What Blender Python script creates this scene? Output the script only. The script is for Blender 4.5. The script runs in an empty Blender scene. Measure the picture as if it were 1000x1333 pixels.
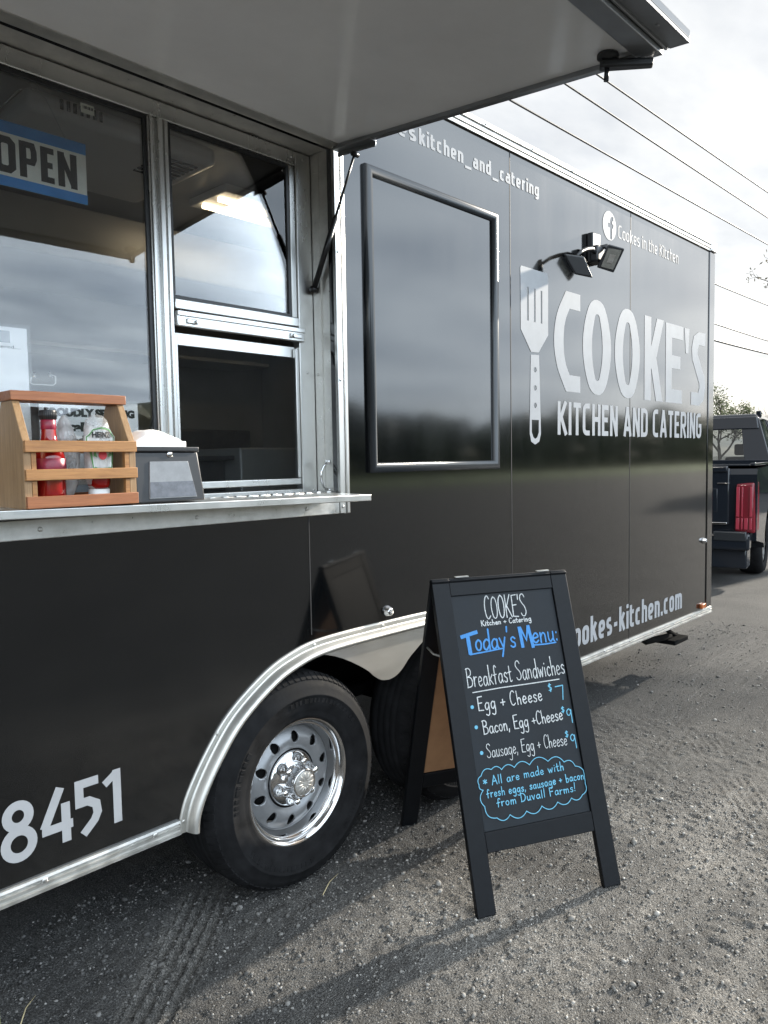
import bpy, bmesh, math, random
import numpy as np
from mathutils import Vector, Matrix, noise
R = math.radians
random.seed(7)
rng = np.random.default_rng(11)
S = bpy.context.scene
COL = S.collection

# ------------------------------------------------------------------ camera, sky, sun, exposure
CAM = Vector((-1.5820, -1.9208, 1.4111))
YAW, PITCH, ROLL, FPX = 0.75633, -0.06733, -0.017346, 990.0
cd = bpy.data.cameras.new('camera'); cam = bpy.data.objects.new('camera', cd); COL.objects.link(cam)
cd.sensor_fit = 'VERTICAL'; cd.sensor_height = 36.0; cd.lens = 36.0 * FPX / 1333.0
cd.clip_start = 0.02; cd.clip_end = 3000
fw = Vector((math.cos(PITCH) * math.cos(YAW), math.cos(PITCH) * math.sin(YAW), math.sin(PITCH)))
rt = Vector((math.sin(YAW), -math.cos(YAW), 0)); up = rt.cross(fw)
rt2 = rt * math.cos(ROLL) + up * math.sin(ROLL); up2 = up * math.cos(ROLL) - rt * math.sin(ROLL)
M3 = Matrix((rt2, up2, -fw)).transposed()
cam.matrix_world = Matrix.Translation(CAM) @ M3.to_4x4()
S.camera = cam

SUN_AZ, SUN_EL = R(-7.0), R(21.0)          # azimuth counted from +x towards +y
SUN_DIR = Vector((math.cos(SUN_EL) * math.cos(SUN_AZ), math.cos(SUN_EL) * math.sin(SUN_AZ), math.sin(SUN_EL)))
sl = bpy.data.lights.new('sun', 'SUN'); sl.energy = 4.6; sl.angle = R(1.4); sl.color = (1.0, 0.92, 0.80)
so = bpy.data.objects.new('sun', sl); COL.objects.link(so)
so.rotation_euler = SUN_DIR.to_track_quat('Z', 'Y').to_euler()
W = bpy.data.worlds.new('World'); S.world = W; W.use_nodes = True
nt = W.node_tree; nt.nodes.clear()
def N(t, typ, **kw):
    n = t.nodes.new(typ)
    for k, v in kw.items():
        if k in n.inputs.keys(): n.inputs[k].default_value = v
        else: setattr(n, k, v)
    return n
out = N(nt, 'ShaderNodeOutputWorld'); bg = N(nt, 'ShaderNodeBackground', Strength=0.1)
sky = N(nt, 'ShaderNodeTexSky'); sky.sky_type = 'NISHITA'; sky.sun_disc = False
sky.sun_elevation = SUN_EL; sky.sun_rotation = math.atan2(SUN_DIR.x, SUN_DIR.y); sky.dust_density = 1.0; sky.air_density = 1.0
tc = N(nt, 'ShaderNodeTexCoord')
sep = N(nt, 'ShaderNodeSeparateXYZ'); nt.links.new(tc.outputs['Generated'], sep.inputs[0])
def MATH(t, op, a, b=None, clamp=False):
    n = t.nodes.new('ShaderNodeMath'); n.operation = op; n.use_clamp = clamp
    for i, v in enumerate((a, b)):
        if v is None: continue
        if isinstance(v, (int, float)): n.inputs[i].default_value = v
        else: t.links.new(v, n.inputs[i])
    return n.outputs[0]
zc = MATH(nt, 'MAXIMUM', MATH(nt, 'ADD', sep.outputs[2], 0.10), 0.03)
cx = MATH(nt, 'DIVIDE', sep.outputs[0], zc); cy = MATH(nt, 'DIVIDE', sep.outputs[1], zc)
comb = N(nt, 'ShaderNodeCombineXYZ'); nt.links.new(cx, comb.inputs[0]); nt.links.new(cy, comb.inputs[1])
mp = N(nt, 'ShaderNodeMapping'); mp.inputs['Scale'].default_value = (0.55, 1.0, 1); mp.inputs['Rotation'].default_value = (0, 0, 0.9)
nt.links.new(comb.outputs[0], mp.inputs[0])
n1 = N(nt, 'ShaderNodeTexNoise', Scale=1.1, Detail=8.0, Roughness=0.6, Distortion=0.5); nt.links.new(mp.outputs[0], n1.inputs['Vector'])
cr = N(nt, 'ShaderNodeValToRGB'); cr.color_ramp.elements[0].position = 0.36; cr.color_ramp.elements[1].position = 0.66
nt.links.new(n1.outputs['Fac'], cr.inputs[0])
n2 = N(nt, 'ShaderNodeTexNoise', Scale=2.3, Detail=7.0, Roughness=0.55); nt.links.new(mp.outputs[0], n2.inputs['Vector'])
cr2 = N(nt, 'ShaderNodeValToRGB')
cr2.color_ramp.elements[0].position = 0.26; cr2.color_ramp.elements[0].color = (2.7, 2.85, 3.05, 1)
cr2.color_ramp.elements[1].position = 0.76; cr2.color_ramp.elements[1].color = (5.4, 5.35, 5.15, 1)
nt.links.new(n2.outputs['Fac'], cr2.inputs[0])
cov = MATH(nt, 'ADD', MATH(nt, 'MULTIPLY', cr.outputs[0], 0.12), 0.86, True)
mx = N(nt, 'ShaderNodeMix', data_type='RGBA'); nt.links.new(cov, mx.inputs[0])
front = N(nt, 'ShaderNodeMapRange'); front.inputs['From Min'].default_value = -0.08; front.inputs['From Max'].default_value = -0.75  # extra cloud brightness behind the camera, added to lift the wall reflections
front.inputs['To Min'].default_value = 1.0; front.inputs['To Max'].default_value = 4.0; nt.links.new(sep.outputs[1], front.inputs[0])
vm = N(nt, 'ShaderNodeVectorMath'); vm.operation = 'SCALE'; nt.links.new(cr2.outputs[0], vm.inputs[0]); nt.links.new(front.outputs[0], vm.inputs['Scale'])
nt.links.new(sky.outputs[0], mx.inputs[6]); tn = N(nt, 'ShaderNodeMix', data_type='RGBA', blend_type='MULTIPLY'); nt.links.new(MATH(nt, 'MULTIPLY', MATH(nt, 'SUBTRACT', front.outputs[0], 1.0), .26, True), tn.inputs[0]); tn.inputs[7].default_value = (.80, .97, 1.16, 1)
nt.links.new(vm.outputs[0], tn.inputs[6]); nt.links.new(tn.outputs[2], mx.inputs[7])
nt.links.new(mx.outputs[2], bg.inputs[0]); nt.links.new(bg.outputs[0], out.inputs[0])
S.view_settings.view_transform = 'Standard'; S.view_settings.look = 'None'
S.view_settings.exposure = 1.25; S.view_settings.gamma = 1.0
S.cycles.max_bounces = 10; S.cycles.transparent_max_bounces = 24; S.cycles.use_denoising = True

# ------------------------------------------------------------------ materials
def newmat(name):
    m = bpy.data.materials.new(name); m.use_nodes = True
    return m, m.node_tree, m.node_tree.nodes['Principled BSDF']
def mat(name, col, rough=0.5, metal=0.0, var=0.0, vscale=8.0, bump=0.0, bscale=40.0, rvar=0.0, spec=0.5, stretch=(1, 1, 1), coat=0.0, ripple=0.0, rscale=1.5):
    m, t, b = newmat(name)
    b.inputs['Base Color'].default_value = (*col, 1); b.inputs['Roughness'].default_value = rough; b.inputs['Metallic'].default_value = metal
    b.inputs['Specular IOR Level'].default_value = spec; b.inputs['Coat Weight'].default_value = coat
    g = N(t, 'ShaderNodeNewGeometry'); mpn = N(t, 'ShaderNodeMapping'); mpn.inputs['Scale'].default_value = stretch
    t.links.new(g.outputs['Position'], mpn.inputs[0])
    if var > 0 or rvar > 0:
        n = N(t, 'ShaderNodeTexNoise', Scale=vscale, Detail=6.0, Roughness=0.62); t.links.new(mpn.outputs[0], n.inputs['Vector'])
        if var > 0:
            r = N(t, 'ShaderNodeValToRGB'); r.color_ramp.elements[0].position = 0.3; r.color_ramp.elements[1].position = 0.7
            r.color_ramp.elements[0].color = (*[c * (1 - var) for c in col], 1); r.color_ramp.elements[1].color = (*[min(1, c * (1 + var)) for c in col], 1)
            t.links.new(n.outputs['Fac'], r.inputs[0]); t.links.new(r.outputs[0], b.inputs['Base Color'])
        if rvar > 0:
            mr = N(t, 'ShaderNodeMapRange'); mr.inputs['From Min'].default_value = 0.3; mr.inputs['From Max'].default_value = 0.7
            mr.inputs['To Min'].default_value = max(0, rough - rvar); mr.inputs['To Max'].default_value = rough + rvar
            t.links.new(n.outputs['Fac'], mr.inputs[0]); t.links.new(mr.outputs[0], b.inputs['Roughness'])
    last = None
    if ripple > 0:
        n = N(t, 'ShaderNodeTexNoise', Scale=rscale, Detail=1.5); t.links.new(g.outputs['Position'], n.inputs['Vector'])
        bp = N(t, 'ShaderNodeBump', Strength=1.0, Distance=ripple); t.links.new(n.outputs['Fac'], bp.inputs['Height']); last = bp
    if bump > 0:
        n = N(t, 'ShaderNodeTexNoise', Scale=bscale, Detail=5.0); t.links.new(mpn.outputs[0], n.inputs['Vector'])
        bp = N(t, 'ShaderNodeBump', Strength=1.0, Distance=bump); t.links.new(n.outputs['Fac'], bp.inputs['Height'])
        if last: t.links.new(last.outputs[0], bp.inputs['Normal'])
        last = bp
    if last: t.links.new(last.outputs[0], b.inputs['Normal'])
    return m
def glassmat(name, tint=(0.75, 0.78, 0.78), ior=1.5, rough=0.0, boost=1.0):
    m, t, b = newmat(name); t.nodes.remove(b); o = t.nodes['Material Output']
    tr = N(t, 'ShaderNodeBsdfTransparent'); tr.inputs[0].default_value = (*tint, 1)
    gl = N(t, 'ShaderNodeBsdfGlossy', Roughness=rough); fr = N(t, 'ShaderNodeFresnel', IOR=ior); mxs = N(t, 'ShaderNodeMixShader')
    g = N(t, 'ShaderNodeNewGeometry'); n = N(t, 'ShaderNodeTexNoise', Scale=2.0, Detail=1.0); t.links.new(g.outputs['Position'], n.inputs['Vector'])
    bp = N(t, 'ShaderNodeBump', Strength=1.0, Distance=0.0006); t.links.new(n.outputs['Fac'], bp.inputs['Height'])
    t.links.new(bp.outputs[0], gl.inputs['Normal'])
    f = MATH(t, 'MULTIPLY', fr.outputs[0], boost, True)
    t.links.new(f, mxs.inputs[0]); t.links.new(tr.outputs[0], mxs.inputs[1]); t.links.new(gl.outputs[0], mxs.inputs[2]); t.links.new(mxs.outputs[0], o.inputs[0])
    return m
def woodmat(name, c1, c2, scale=(3, 40, 40)):
    m, t, b = newmat(name); g = N(t, 'ShaderNodeNewGeometry'); mpn = N(t, 'ShaderNodeMapping'); mpn.inputs['Scale'].default_value = scale
    t.links.new(g.outputs['Position'], mpn.inputs[0])
    n = N(t, 'ShaderNodeTexNoise', Scale=3.0, Detail=8.0, Roughness=0.7, Distortion=0.6); t.links.new(mpn.outputs[0], n.inputs['Vector'])
    r = N(t, 'ShaderNodeValToRGB'); r.color_ramp.elements[0].position = 0.32; r.color_ramp.elements[1].position = 0.68
    r.color_ramp.elements[0].color = (*c1, 1); r.color_ramp.elements[1].color = (*c2, 1)
    t.links.new(n.outputs['Fac'], r.inputs[0]); t.links.new(r.outputs[0], b.inputs['Base Color']); b.inputs['Roughness'].default_value = 0.45
    bp = N(t, 'ShaderNodeBump', Strength=0.6, Distance=0.0008); t.links.new(n.outputs['Fac'], bp.inputs['Height']); t.links.new(bp.outputs[0], b.inputs['Normal'])
    return m
m_paint = mat('black_paint', (0.0014, 0.0018, 0.0022), 0.08, spec=0.4, ripple=0.0016, rscale=1.3, rvar=0.03, vscale=3, bump=0.00004, bscale=90)
_t = m_paint.node_tree; _b2 = _t.nodes['Principled BSDF']; _g = N(_t, 'ShaderNodeNewGeometry'); _mp = N(_t, 'ShaderNodeMapping'); _mp.inputs['Scale'].default_value = (9, 9, .9); _t.links.new(_g.outputs['Position'], _mp.inputs[0])
_n = N(_t, 'ShaderNodeTexNoise', Scale=1.0, Detail=7.0, Roughness=.65); _t.links.new(_mp.outputs[0], _n.inputs['Vector'])
_mr = N(_t, 'ShaderNodeMapRange'); _mr.inputs['From Min'].default_value = .35; _mr.inputs['From Max'].default_value = .75; _mr.inputs['To Min'].default_value = .09; _mr.inputs['To Max'].default_value = .15
_t.links.new(_n.outputs['Fac'], _mr.inputs[0]); _t.links.new(_mr.outputs[0], _b2.inputs['Roughness'])
_n2 = N(_t, 'ShaderNodeTexNoise', Scale=55.0, Detail=8.0, Roughness=.8); _t.links.new(_g.outputs['Position'], _n2.inputs['Vector']); _sp = N(_t, 'ShaderNodeSeparateXYZ'); _t.links.new(_g.outputs['Position'], _sp.inputs[0])
_lo = N(_t, 'ShaderNodeMapRange'); _lo.inputs['From Min'].default_value = .95; _lo.inputs['From Max'].default_value = .38; _t.links.new(_sp.outputs[2], _lo.inputs[0])
_f = MATH(_t, 'MULTIPLY', _lo.outputs[0], MATH(_t, 'MULTIPLY', _n2.outputs['Fac'], _n.outputs['Fac'])); _f = MATH(_t, 'MULTIPLY', _f, .16)
_mx = N(_t, 'ShaderNodeMix', data_type='RGBA'); _mx.inputs[6].default_value = (.0014, .0018, .0022, 1); _mx.inputs[7].default_value = (.13, .125, .115, 1); _t.links.new(_f, _mx.inputs[0]); _t.links.new(_mx.outputs[2], _b2.inputs['Base Color'])
m_paint.node_tree.nodes['Principled BSDF'].inputs['Coat Weight'].default_value = 1.0; m_paint.node_tree.nodes['Principled BSDF'].inputs['Coat Roughness'].default_value = 0.07; m_paint.node_tree.nodes['Principled BSDF'].inputs['Coat IOR'].default_value = 1.45
m_paint_frame = mat('black_gloss_trim', (0.016, 0.019, 0.022), 0.24, spec=0.5)
m_seam = mat('seam_black', (0.006, 0.006, 0.007), 0.6)  # the panel joint strips' own dark colour
m_vinyl = mat('silver_vinyl', (0.29, 0.297, 0.306), 0.6, spec=0.15, var=0.06, vscale=12)
m_alu = mat('brushed_aluminium', (0.54, 0.54, 0.525), 0.3, 0.95, var=0.08, vscale=5, rvar=0.07, stretch=(1, 1, 0.35))
m_alu_old = mat('weathered_aluminium', (0.56, 0.55, 0.52), 0.4, 0.85, var=0.16, vscale=22, rvar=0.14, bump=0.00003, bscale=40)
m_alu_fender = mat('brushed_fender_aluminium', (0.52, 0.505, 0.465), 0.42, 0.85, var=0.06, vscale=5, rvar=0.05, stretch=(1, 1, 3))
m_chrome = mat('chrome', (0.62, 0.62, 0.62), 0.10, 1.0, rvar=0.04, vscale=20)
m_rimgrey = mat('grey_wheel_paint', (0.22, 0.225, 0.23), 0.36, 0.5, var=0.1, vscale=30)
m_dark = mat('underbody_black', (0.006, 0.006, 0.006), 0.9, spec=0.05, var=0.3)
m_rubber = mat('tyre_rubber', (0.011, 0.011, 0.0115), 0.82, spec=0.08, var=0.45, vscale=18, rvar=0.12, bump=0.0006, bscale=55)
m_awn = mat('awning_white_gelcoat', (0.70, 0.70, 0.69), 0.15, spec=0.55, var=0.06, vscale=3, ripple=0.0022, rscale=1.8)
m_awnf = mat('awning_edge_metal', (0.30, 0.31, 0.32), 0.3, 0.8, var=0.12)
m_black_plastic = mat('black_plastic', (0.016, 0.017, 0.019), 0.38, var=0.15, vscale=40)
m_rod = mat('black_strut', (0.012, 0.012, 0.013), 0.3, 0.3)
m_inwall = mat('interior_sheet_metal', (0.42, 0.42, 0.41), 0.35, 0.2, var=0.1, vscale=3)
m_inceil = mat('interior_ceiling_panel', (0.34, 0.34, 0.33), 0.45, var=0.08)
m_indark = mat('kitchen_steel_dark', (0.22, 0.225, 0.235), 0.35, 0.7, var=0.2)
m_glass = glassmat('window_glass', (0.98, 0.985, 0.985), 1.5, boost=1.45)
m_clear = glassmat('clear_plastic', (0.98, 0.98, 0.98), 1.3, rough=0.08)
m_milky, _t, _b2 = newmat('milky_squeeze_plastic'); _b2.inputs['Base Color'].default_value = (.72, .71, .69, 1); _b2.inputs['Roughness'].default_value = .15
_tr = N(_t, 'ShaderNodeBsdfTransparent'); _ms = N(_t, 'ShaderNodeMixShader'); _g = N(_t, 'ShaderNodeNewGeometry'); _n = N(_t, 'ShaderNodeTexNoise', Scale=20.0, Detail=1.5, Distortion=0.8); _t.links.new(_g.outputs['Position'], _n.inputs['Vector'])
_mr = N(_t, 'ShaderNodeMapRange'); _mr.inputs['From Min'].default_value = .35; _mr.inputs['From Max'].default_value = .65; _mr.inputs['To Min'].default_value = .18; _mr.inputs['To Max'].default_value = .72
_t.links.new(_n.outputs['Fac'], _mr.inputs[0]); _t.links.new(_mr.outputs[0], _ms.inputs[0])
_t.links.new(_tr.outputs[0], _ms.inputs[1]); _t.links.new(_b2.outputs[0], _ms.inputs[2]); _t.links.new(_ms.outputs[0], _t.nodes['Material Output'].inputs[0])
m_smoke = glassmat('smoked_plastic', (0.42, 0.42, 0.43), 1.5, rough=0.12, boost=1.6)
m_screen = glassmat('insect_screen', (0.80, 0.81, 0.81), 1.2, rough=0.4, boost=0.35)
m_board = mat('board_black_paint', (0.0035, 0.0042, 0.0055), 0.48, spec=0.2, var=0.2, vscale=25, bump=0.0003, bscale=60)
m_chalkboard = mat('chalkboard_face', (0.009, 0.0115, 0.0145), 0.55, spec=0.25, var=0.35, vscale=9, rvar=0.06)
m_hard = mat('hardboard_back', (0.25, 0.135, 0.065), 0.65, var=0.12, vscale=14)
m_chalk = mat('white_chalk_ink', (0.47, 0.48, 0.475), 0.8, var=0.4, vscale=260)
m_chalkblue = mat('blue_chalk_ink', (0.055, 0.22, 0.50), 0.8, var=0.12, vscale=120)
m_chalkcyan = mat('light_blue_chalk_ink', (0.13, 0.38, 0.52), 0.8, var=0.12, vscale=120)
m_wood = woodmat('warm_oak', (0.24, 0.105, 0.034), (0.44, 0.215, 0.072))
m_woodr = woodmat('reddish_cedar', (0.22, 0.075, 0.028), (0.36, 0.135, 0.05))
m_woods = woodmat('oak_side', (0.22, 0.125, 0.055), (0.37, 0.23, 0.115), (40, 40, 3))
m_paper = mat('white_paper', (0.88, 0.88, 0.87), 0.75, bump=0.0004, bscale=25)
m_ink = mat('black_ink', (0.012, 0.012, 0.014), 0.6)
m_blue = mat('sign_blue', (0.03, 0.24, 0.62), 0.5, var=0.1, vscale=20)
m_signwhite = mat('sign_white', (0.86, 0.85, 0.77), 0.5, var=0.05, vscale=30)
m_ketchup = mat('ketchup_red', (0.24, 0.006, 0.006), 0.1, spec=0.6, coat=0.3, var=0.15, vscale=40)
m_label = mat('bottle_label_white', (0.74, 0.74, 0.70), 0.45)
m_labelpink = mat('bottle_label_crimson', (0.22, 0.012, 0.035), 0.35, var=0.3, vscale=60)
m_white_pl = mat('white_plastic', (0.72, 0.71, 0.68), 0.3)
m_mayo = mat('mayonnaise', (0.62, 0.60, 0.55), 0.35, var=0.08, vscale=30)
m_green = mat('leaf_print_green', (0.08, 0.25, 0.07), 0.5)
m_tomato = mat('tomato_print_red', (0.55, 0.03, 0.04), 0.5)
m_amber = mat('amber_lens', (0.35, 0.09, 0.02), 0.2, spec=0.6)
m_lens = mat('led_lens', (0.17, 0.165, 0.145), 0.25, var=0.2, vscale=30)
m_truck = mat('truck_black_paint', (0.012, 0.015, 0.020), 0.05, spec=0.5)
m_truckglass = glassmat('truck_glass', (0.55, 0.58, 0.58), 1.5, boost=1.4)
m_tail = mat('tail_lamp_red', (0.15, 0.010, 0.018), 0.12, spec=0.5)
m_tailc = mat('tail_lamp_bright', (0.33, 0.04, 0.06), 0.15, spec=0.6)
m_seat = mat('truck_interior', (0.03, 0.03, 0.032), 0.7)
m_bark = mat('bark', (0.09, 0.075, 0.06), 0.85, var=0.3, vscale=12, bump=0.01, bscale=20)
m_wire = mat('wire_black', (0.03, 0.03, 0.033), 0.6)
m_straw = mat('dry_straw', (0.42, 0.35, 0.20), 0.7, var=0.2, vscale=50)
m_weed = mat('dry_grass_blade', (0.16, 0.17, 0.07), 0.7, var=0.3, vscale=50)
def leafmat(name, c):
    m, t, b = newmat(name); oi = N(t, 'ShaderNodeNewGeometry')
    r = N(t, 'ShaderNodeValToRGB'); r.color_ramp.elements[0].color = (*[k * 0.6 for k in c], 1); r.color_ramp.elements[1].color = (*[min(1, k * 1.5) for k in c], 1)
    t.links.new(oi.outputs['Random Per Island'], r.inputs[0]); t.links.new(r.outputs[0], b.inputs['Base Color']); b.inputs['Roughness'].default_value = 0.6
    tl = N(t, 'ShaderNodeBsdfTranslucent'); t.links.new(r.outputs[0], tl.inputs[0]); ms = N(t, 'ShaderNodeMixShader'); ms.inputs[0].default_value = 0.35
    o = t.nodes['Material Output']; t.links.new(b.outputs[0], ms.inputs[1]); t.links.new(tl.outputs[0], ms.inputs[2]); t.links.new(ms.outputs[0], o.inputs[0])
    return m
m_leaf = leafmat('olive_leaves', (0.085, 0.10, 0.045))
m_leaf2 = leafmat('hedge_leaves', (0.05, 0.075, 0.03))
m_bud = leafmat('bud_leaves', (0.10, 0.09, 0.06))
m_tube = bpy.data.materials.new('lit_ceiling_tube'); m_tube.use_nodes = True
_b = m_tube.node_tree.nodes['Principled BSDF']; _b.inputs['Emission Color'].default_value = (1.0, 0.80, 0.52, 1); _b.inputs['Emission Strength'].default_value = 2.5

# ------------------------------------------------------------------ mesh helpers
def place(o, loc=(0, 0, 0)): return o
class MB:
    """collects shapes into one bmesh, in world coordinates"""
    def __init__(s): s.bm = bmesh.new(); s.T = Matrix.Identity(4)
    def _add(s, verts, faces, smooth=False):
        vs = [s.bm.verts.new(s.T @ Vector(v)) for v in verts]; fs = []
        for f in faces:
            try:
                k = s.bm.faces.new([vs[i] for i in f]); k.smooth = smooth; fs.append(k)
            except ValueError: pass
        return vs, fs
    def box(s, a, b, bev=0.0, seg=2):
        (x0, y0, z0), (x1, y1, z1) = a, b
        x0, x1 = min(x0, x1), max(x0, x1); y0, y1 = min(y0, y1), max(y0, y1); z0, z1 = min(z0, z1), max(z0, z1)
        V = [(x0, y0, z0), (x1, y0, z0), (x1, y1, z0), (x0, y1, z0), (x0, y0, z1), (x1, y0, z1), (x1, y1, z1), (x0, y1, z1)]
        return s.hexa(V, bev, seg)
    def hexa(s, V, bev=0.0, seg=2):
        F = [(0, 3, 2, 1), (4, 5, 6, 7), (0, 1, 5, 4), (1, 2, 6, 5), (2, 3, 7, 6), (3, 0, 4, 7)]
        vs, fs = s._add(V, F)
        if bev > 0:
            es = list({e for f in fs for e in f.edges})
            r = bmesh.ops.bevel(s.bm, geom=es, offset=bev, segments=seg, affect='EDGES', profile=0.6)
            if seg > 1:
                for f in r['faces']: f.smooth = True
        return s
    def tube(s, pts, r, n=10, caps=True, closed=False):
        pts = [Vector(p) for p in pts]; L = len(pts)
        rr = r if isinstance(r, (list, tuple)) else [r] * L
        rings = []; prev = None
        for i, p in enumerate(pts):
            if closed: d = pts[(i + 1) % L] - pts[i - 1]
            else: d = pts[min(i + 1, L - 1)] - pts[max(i - 1, 0)]
            d.normalize()
            if prev is None:
                a = Vector((0, 0, 1)) if abs(d.z) < 0.9 else Vector((1, 0, 0)); prev = (a - d * a.dot(d)).normalized()
            else: prev = (prev - d * prev.dot(d)).normalized()
            q = d.cross(prev)
            rings.append([s.bm.verts.new(s.T @ (p + (prev * math.cos(2 * math.pi * k / n) + q * math.sin(2 * math.pi * k / n)) * rr[i])) for k in range(n)])
        for i in range(L if closed else L - 1):
            A, B = rings[i], rings[(i + 1) % L]
            for k in range(n):
                f = s.bm.faces.new((A[k], A[(k + 1) % n], B[(k + 1) % n], B[k])); f.smooth = True
        if caps and not closed:
            s.bm.faces.new(list(reversed(rings[0]))); s.bm.faces.new(rings[-1])
        return s
    def lathe(s, prof, c, axis='z', n=32, smooth=True, close=False):
        """prof = [(radius, height along axis)]"""
        c = Vector(c); ex = {'z': (Vector((1, 0, 0)), Vector((0, 1, 0)), Vector((0, 0, 1))), 'y': (Vector((1, 0, 0)), Vector((0, 0, 1)), Vector((0, 1, 0))), 'x': (Vector((0, 1, 0)), Vector((0, 0, 1)), Vector((1, 0, 0)))}[axis] if isinstance(axis, str) else axis
        rings = []
        for (r, h) in prof:
            if r < 1e-6: rings.append([s.bm.verts.new(s.T @ (c + ex[2] * h))])
            else: rings.append([s.bm.verts.new(s.T @ (c + ex[2] * h + (ex[0] * math.cos(2 * math.pi * k / n) + ex[1] * math.sin(2 * math.pi * k / n)) * r)) for k in range(n)])
        L = len(rings)
        for i in range(L if close else L - 1):
            A, B = rings[i], rings[(i + 1) % L]
            for k in range(n):
                if len(A) == 1 and len(B) == 1: continue
                if len(A) == 1: vs = (A[0], B[(k + 1) % n], B[k])
                elif len(B) == 1: vs = (A[k], A[(k + 1) % n], B[0])
                else: vs = (A[k], A[(k + 1) % n], B[(k + 1) % n], B[k])
                f = s.bm.faces.new(vs); f.smooth = smooth
        return s
    def sweep(s, path, prof, closed=False, fn=None, smooth=True):
        """path: 2D (x,z) points; prof: (inward offset, y). inward = to the right of travel"""
        P = [Vector(p) for p in path]; L = len(P); rings = []
        for i, p in enumerate(P):
            if closed: d0, d1 = p - P[i - 1], P[(i + 1) % L] - p
            else:
                d0 = p - P[i - 1] if i else P[1] - P[0]; d1 = P[i + 1] - p if i < L - 1 else p - P[i - 1]
            d0 = d0.normalized(); d1 = d1.normalized(); n0 = Vector((d0.y, -d0.x)); n1 = Vector((d1.y, -d1.x))
            m = (n0 + n1).normalized(); k = 1 / max(0.4, m.dot(n0))
            rings.append([s.bm.verts.new(s.T @ Vector((p.x + m.x * k * o, y, p.y + m.y * k * o))) for (o, y) in prof])
        for i in range(L if closed else L - 1):
            A, B = rings[i], rings[(i + 1) % L]
            for k in range(len(prof) - 1):
                f = s.bm.faces.new((A[k], A[k + 1], B[k + 1], B[k])); f.smooth = smooth
        return s
    def mesh(s, me):
        s.bm.from_mesh(me); return s
    def dome(s, c, r, d=(0, -1, 0), h=0.5, n=10):
        d = Vector(d).normalized(); a = d.orthogonal().normalized(); b = d.cross(a)
        return s.lathe([(r, 0), (r * 0.92, r * h * 0.55), (r * 0.6, r * h * 0.9), (0, r * h)], c, (a, b, d), n)
    def build(s, name, m, parent=None, recalc=True, autosmooth=None):
        if recalc: bmesh.ops.recalc_face_normals(s.bm, faces=s.bm.faces[:])
        me = bpy.data.meshes.new(name); s.bm.to_mesh(me); s.bm.free()
        return link(name, me, m, parent)
LOC = {}
def link(name, me, m, parent=None):
    for k in (m if isinstance(m, (list, tuple)) else [m]): me.materials.append(k)
    o = bpy.data.objects.new(name, me); COL.objects.link(o)
    if parent is not None:
        o.parent = parent
        if parent.type == 'EMPTY': o.matrix_parent_inverse = Matrix.Translation(-Vector(parent.location))
    return o
def thing(name, label, cat, loc=(0, 0, 0), group=None):
    o = bpy.data.objects.new(name, None); COL.objects.link(o); o.location = loc; o.empty_display_size = 0.1
    return tag(o, label, cat, group)
def tag(o, label=None, cat=None, group=None, kind=None):
    if label: o['label'] = label
    if cat: o['category'] = cat
    if group: o['group'] = group
    if kind: o['kind'] = kind
    return o
def fill(loops, thick):
    """filled 2D outlines (first outer, others holes) -> mesh in the XY plane, z from -thick/2 to thick/2"""
    c = bpy.data.curves.new('c', 'CURVE'); c.dimensions = '2D'; c.fill_mode = 'BOTH'; c.extrude = thick / 2
    for lp in loops:
        sp = c.splines.new('POLY'); sp.points.add(len(lp) - 1); sp.use_cyclic_u = True
        for i, p in enumerate(lp): sp.points[i].co = (p[0], p[1], 0, 1)
    o = bpy.data.objects.new('c', c); me = bpy.data.meshes.new_from_object(o)
    bpy.data.objects.remove(o); bpy.data.curves.remove(c)
    return me
def xf(me, M): me.transform(M); return me
def wallmap(y): return Matrix(((1, 0, 0, 0), (0, 0, -1, y), (0, 1, 0, 0), (0, 0, 0, 1)))     # (x,y,z) -> (x, y0 - z, y)
def plate(loops, thick, y):
    """flat plate in the wall plane whose front face is at y"""
    return xf(fill(loops, thick), wallmap(y + thick / 2))
def text(body, size, offs=0.0, space=1.0):
    c = bpy.data.curves.new('t', 'FONT'); c.body = body; c.size = size; c.offset = offs; c.extrude = 0.0004; c.space_character = space; c.resolution_u = 3
    o = bpy.data.objects.new('t', c); me = bpy.data.meshes.new_from_object(o); bpy.data.objects.remove(o); bpy.data.curves.remove(c)
    return me
def bounds(me):
    a = np.array([v.co for v in me.vertices]); return a.min(0), a.max(0)
def fit_text(body, x0, x1, z0, z1, y, ref=None, offs=0.03, space=1.0):
    """text stretched into the wall rectangle; z0/z1 are baseline and height of REF"""
    me = text(body, 1.0, offs, space); lo, hi = bounds(me)
    mr = text(ref or body, 1.0, offs); rl, rh = bounds(mr); bpy.data.meshes.remove(mr)
    sx = (x1 - x0) / (hi[0] - lo[0]); sy = (z1 - z0) / (rh[1] - rl[1])
    M = Matrix.Translation((x0 - lo[0] * sx, z0 - rl[1] * sy, 0)) @ Matrix.Diagonal((sx, sy, 1, 1))
    return xf(xf(me, M), wallmap(y))
def circle(cx, cy, r, n=24, ry=None, rev=False): return [(cx + r * math.cos(2 * math.pi * k / n), cy + (ry or r) * math.sin(2 * math.pi * k / n)) for k in range(n)]
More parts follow.
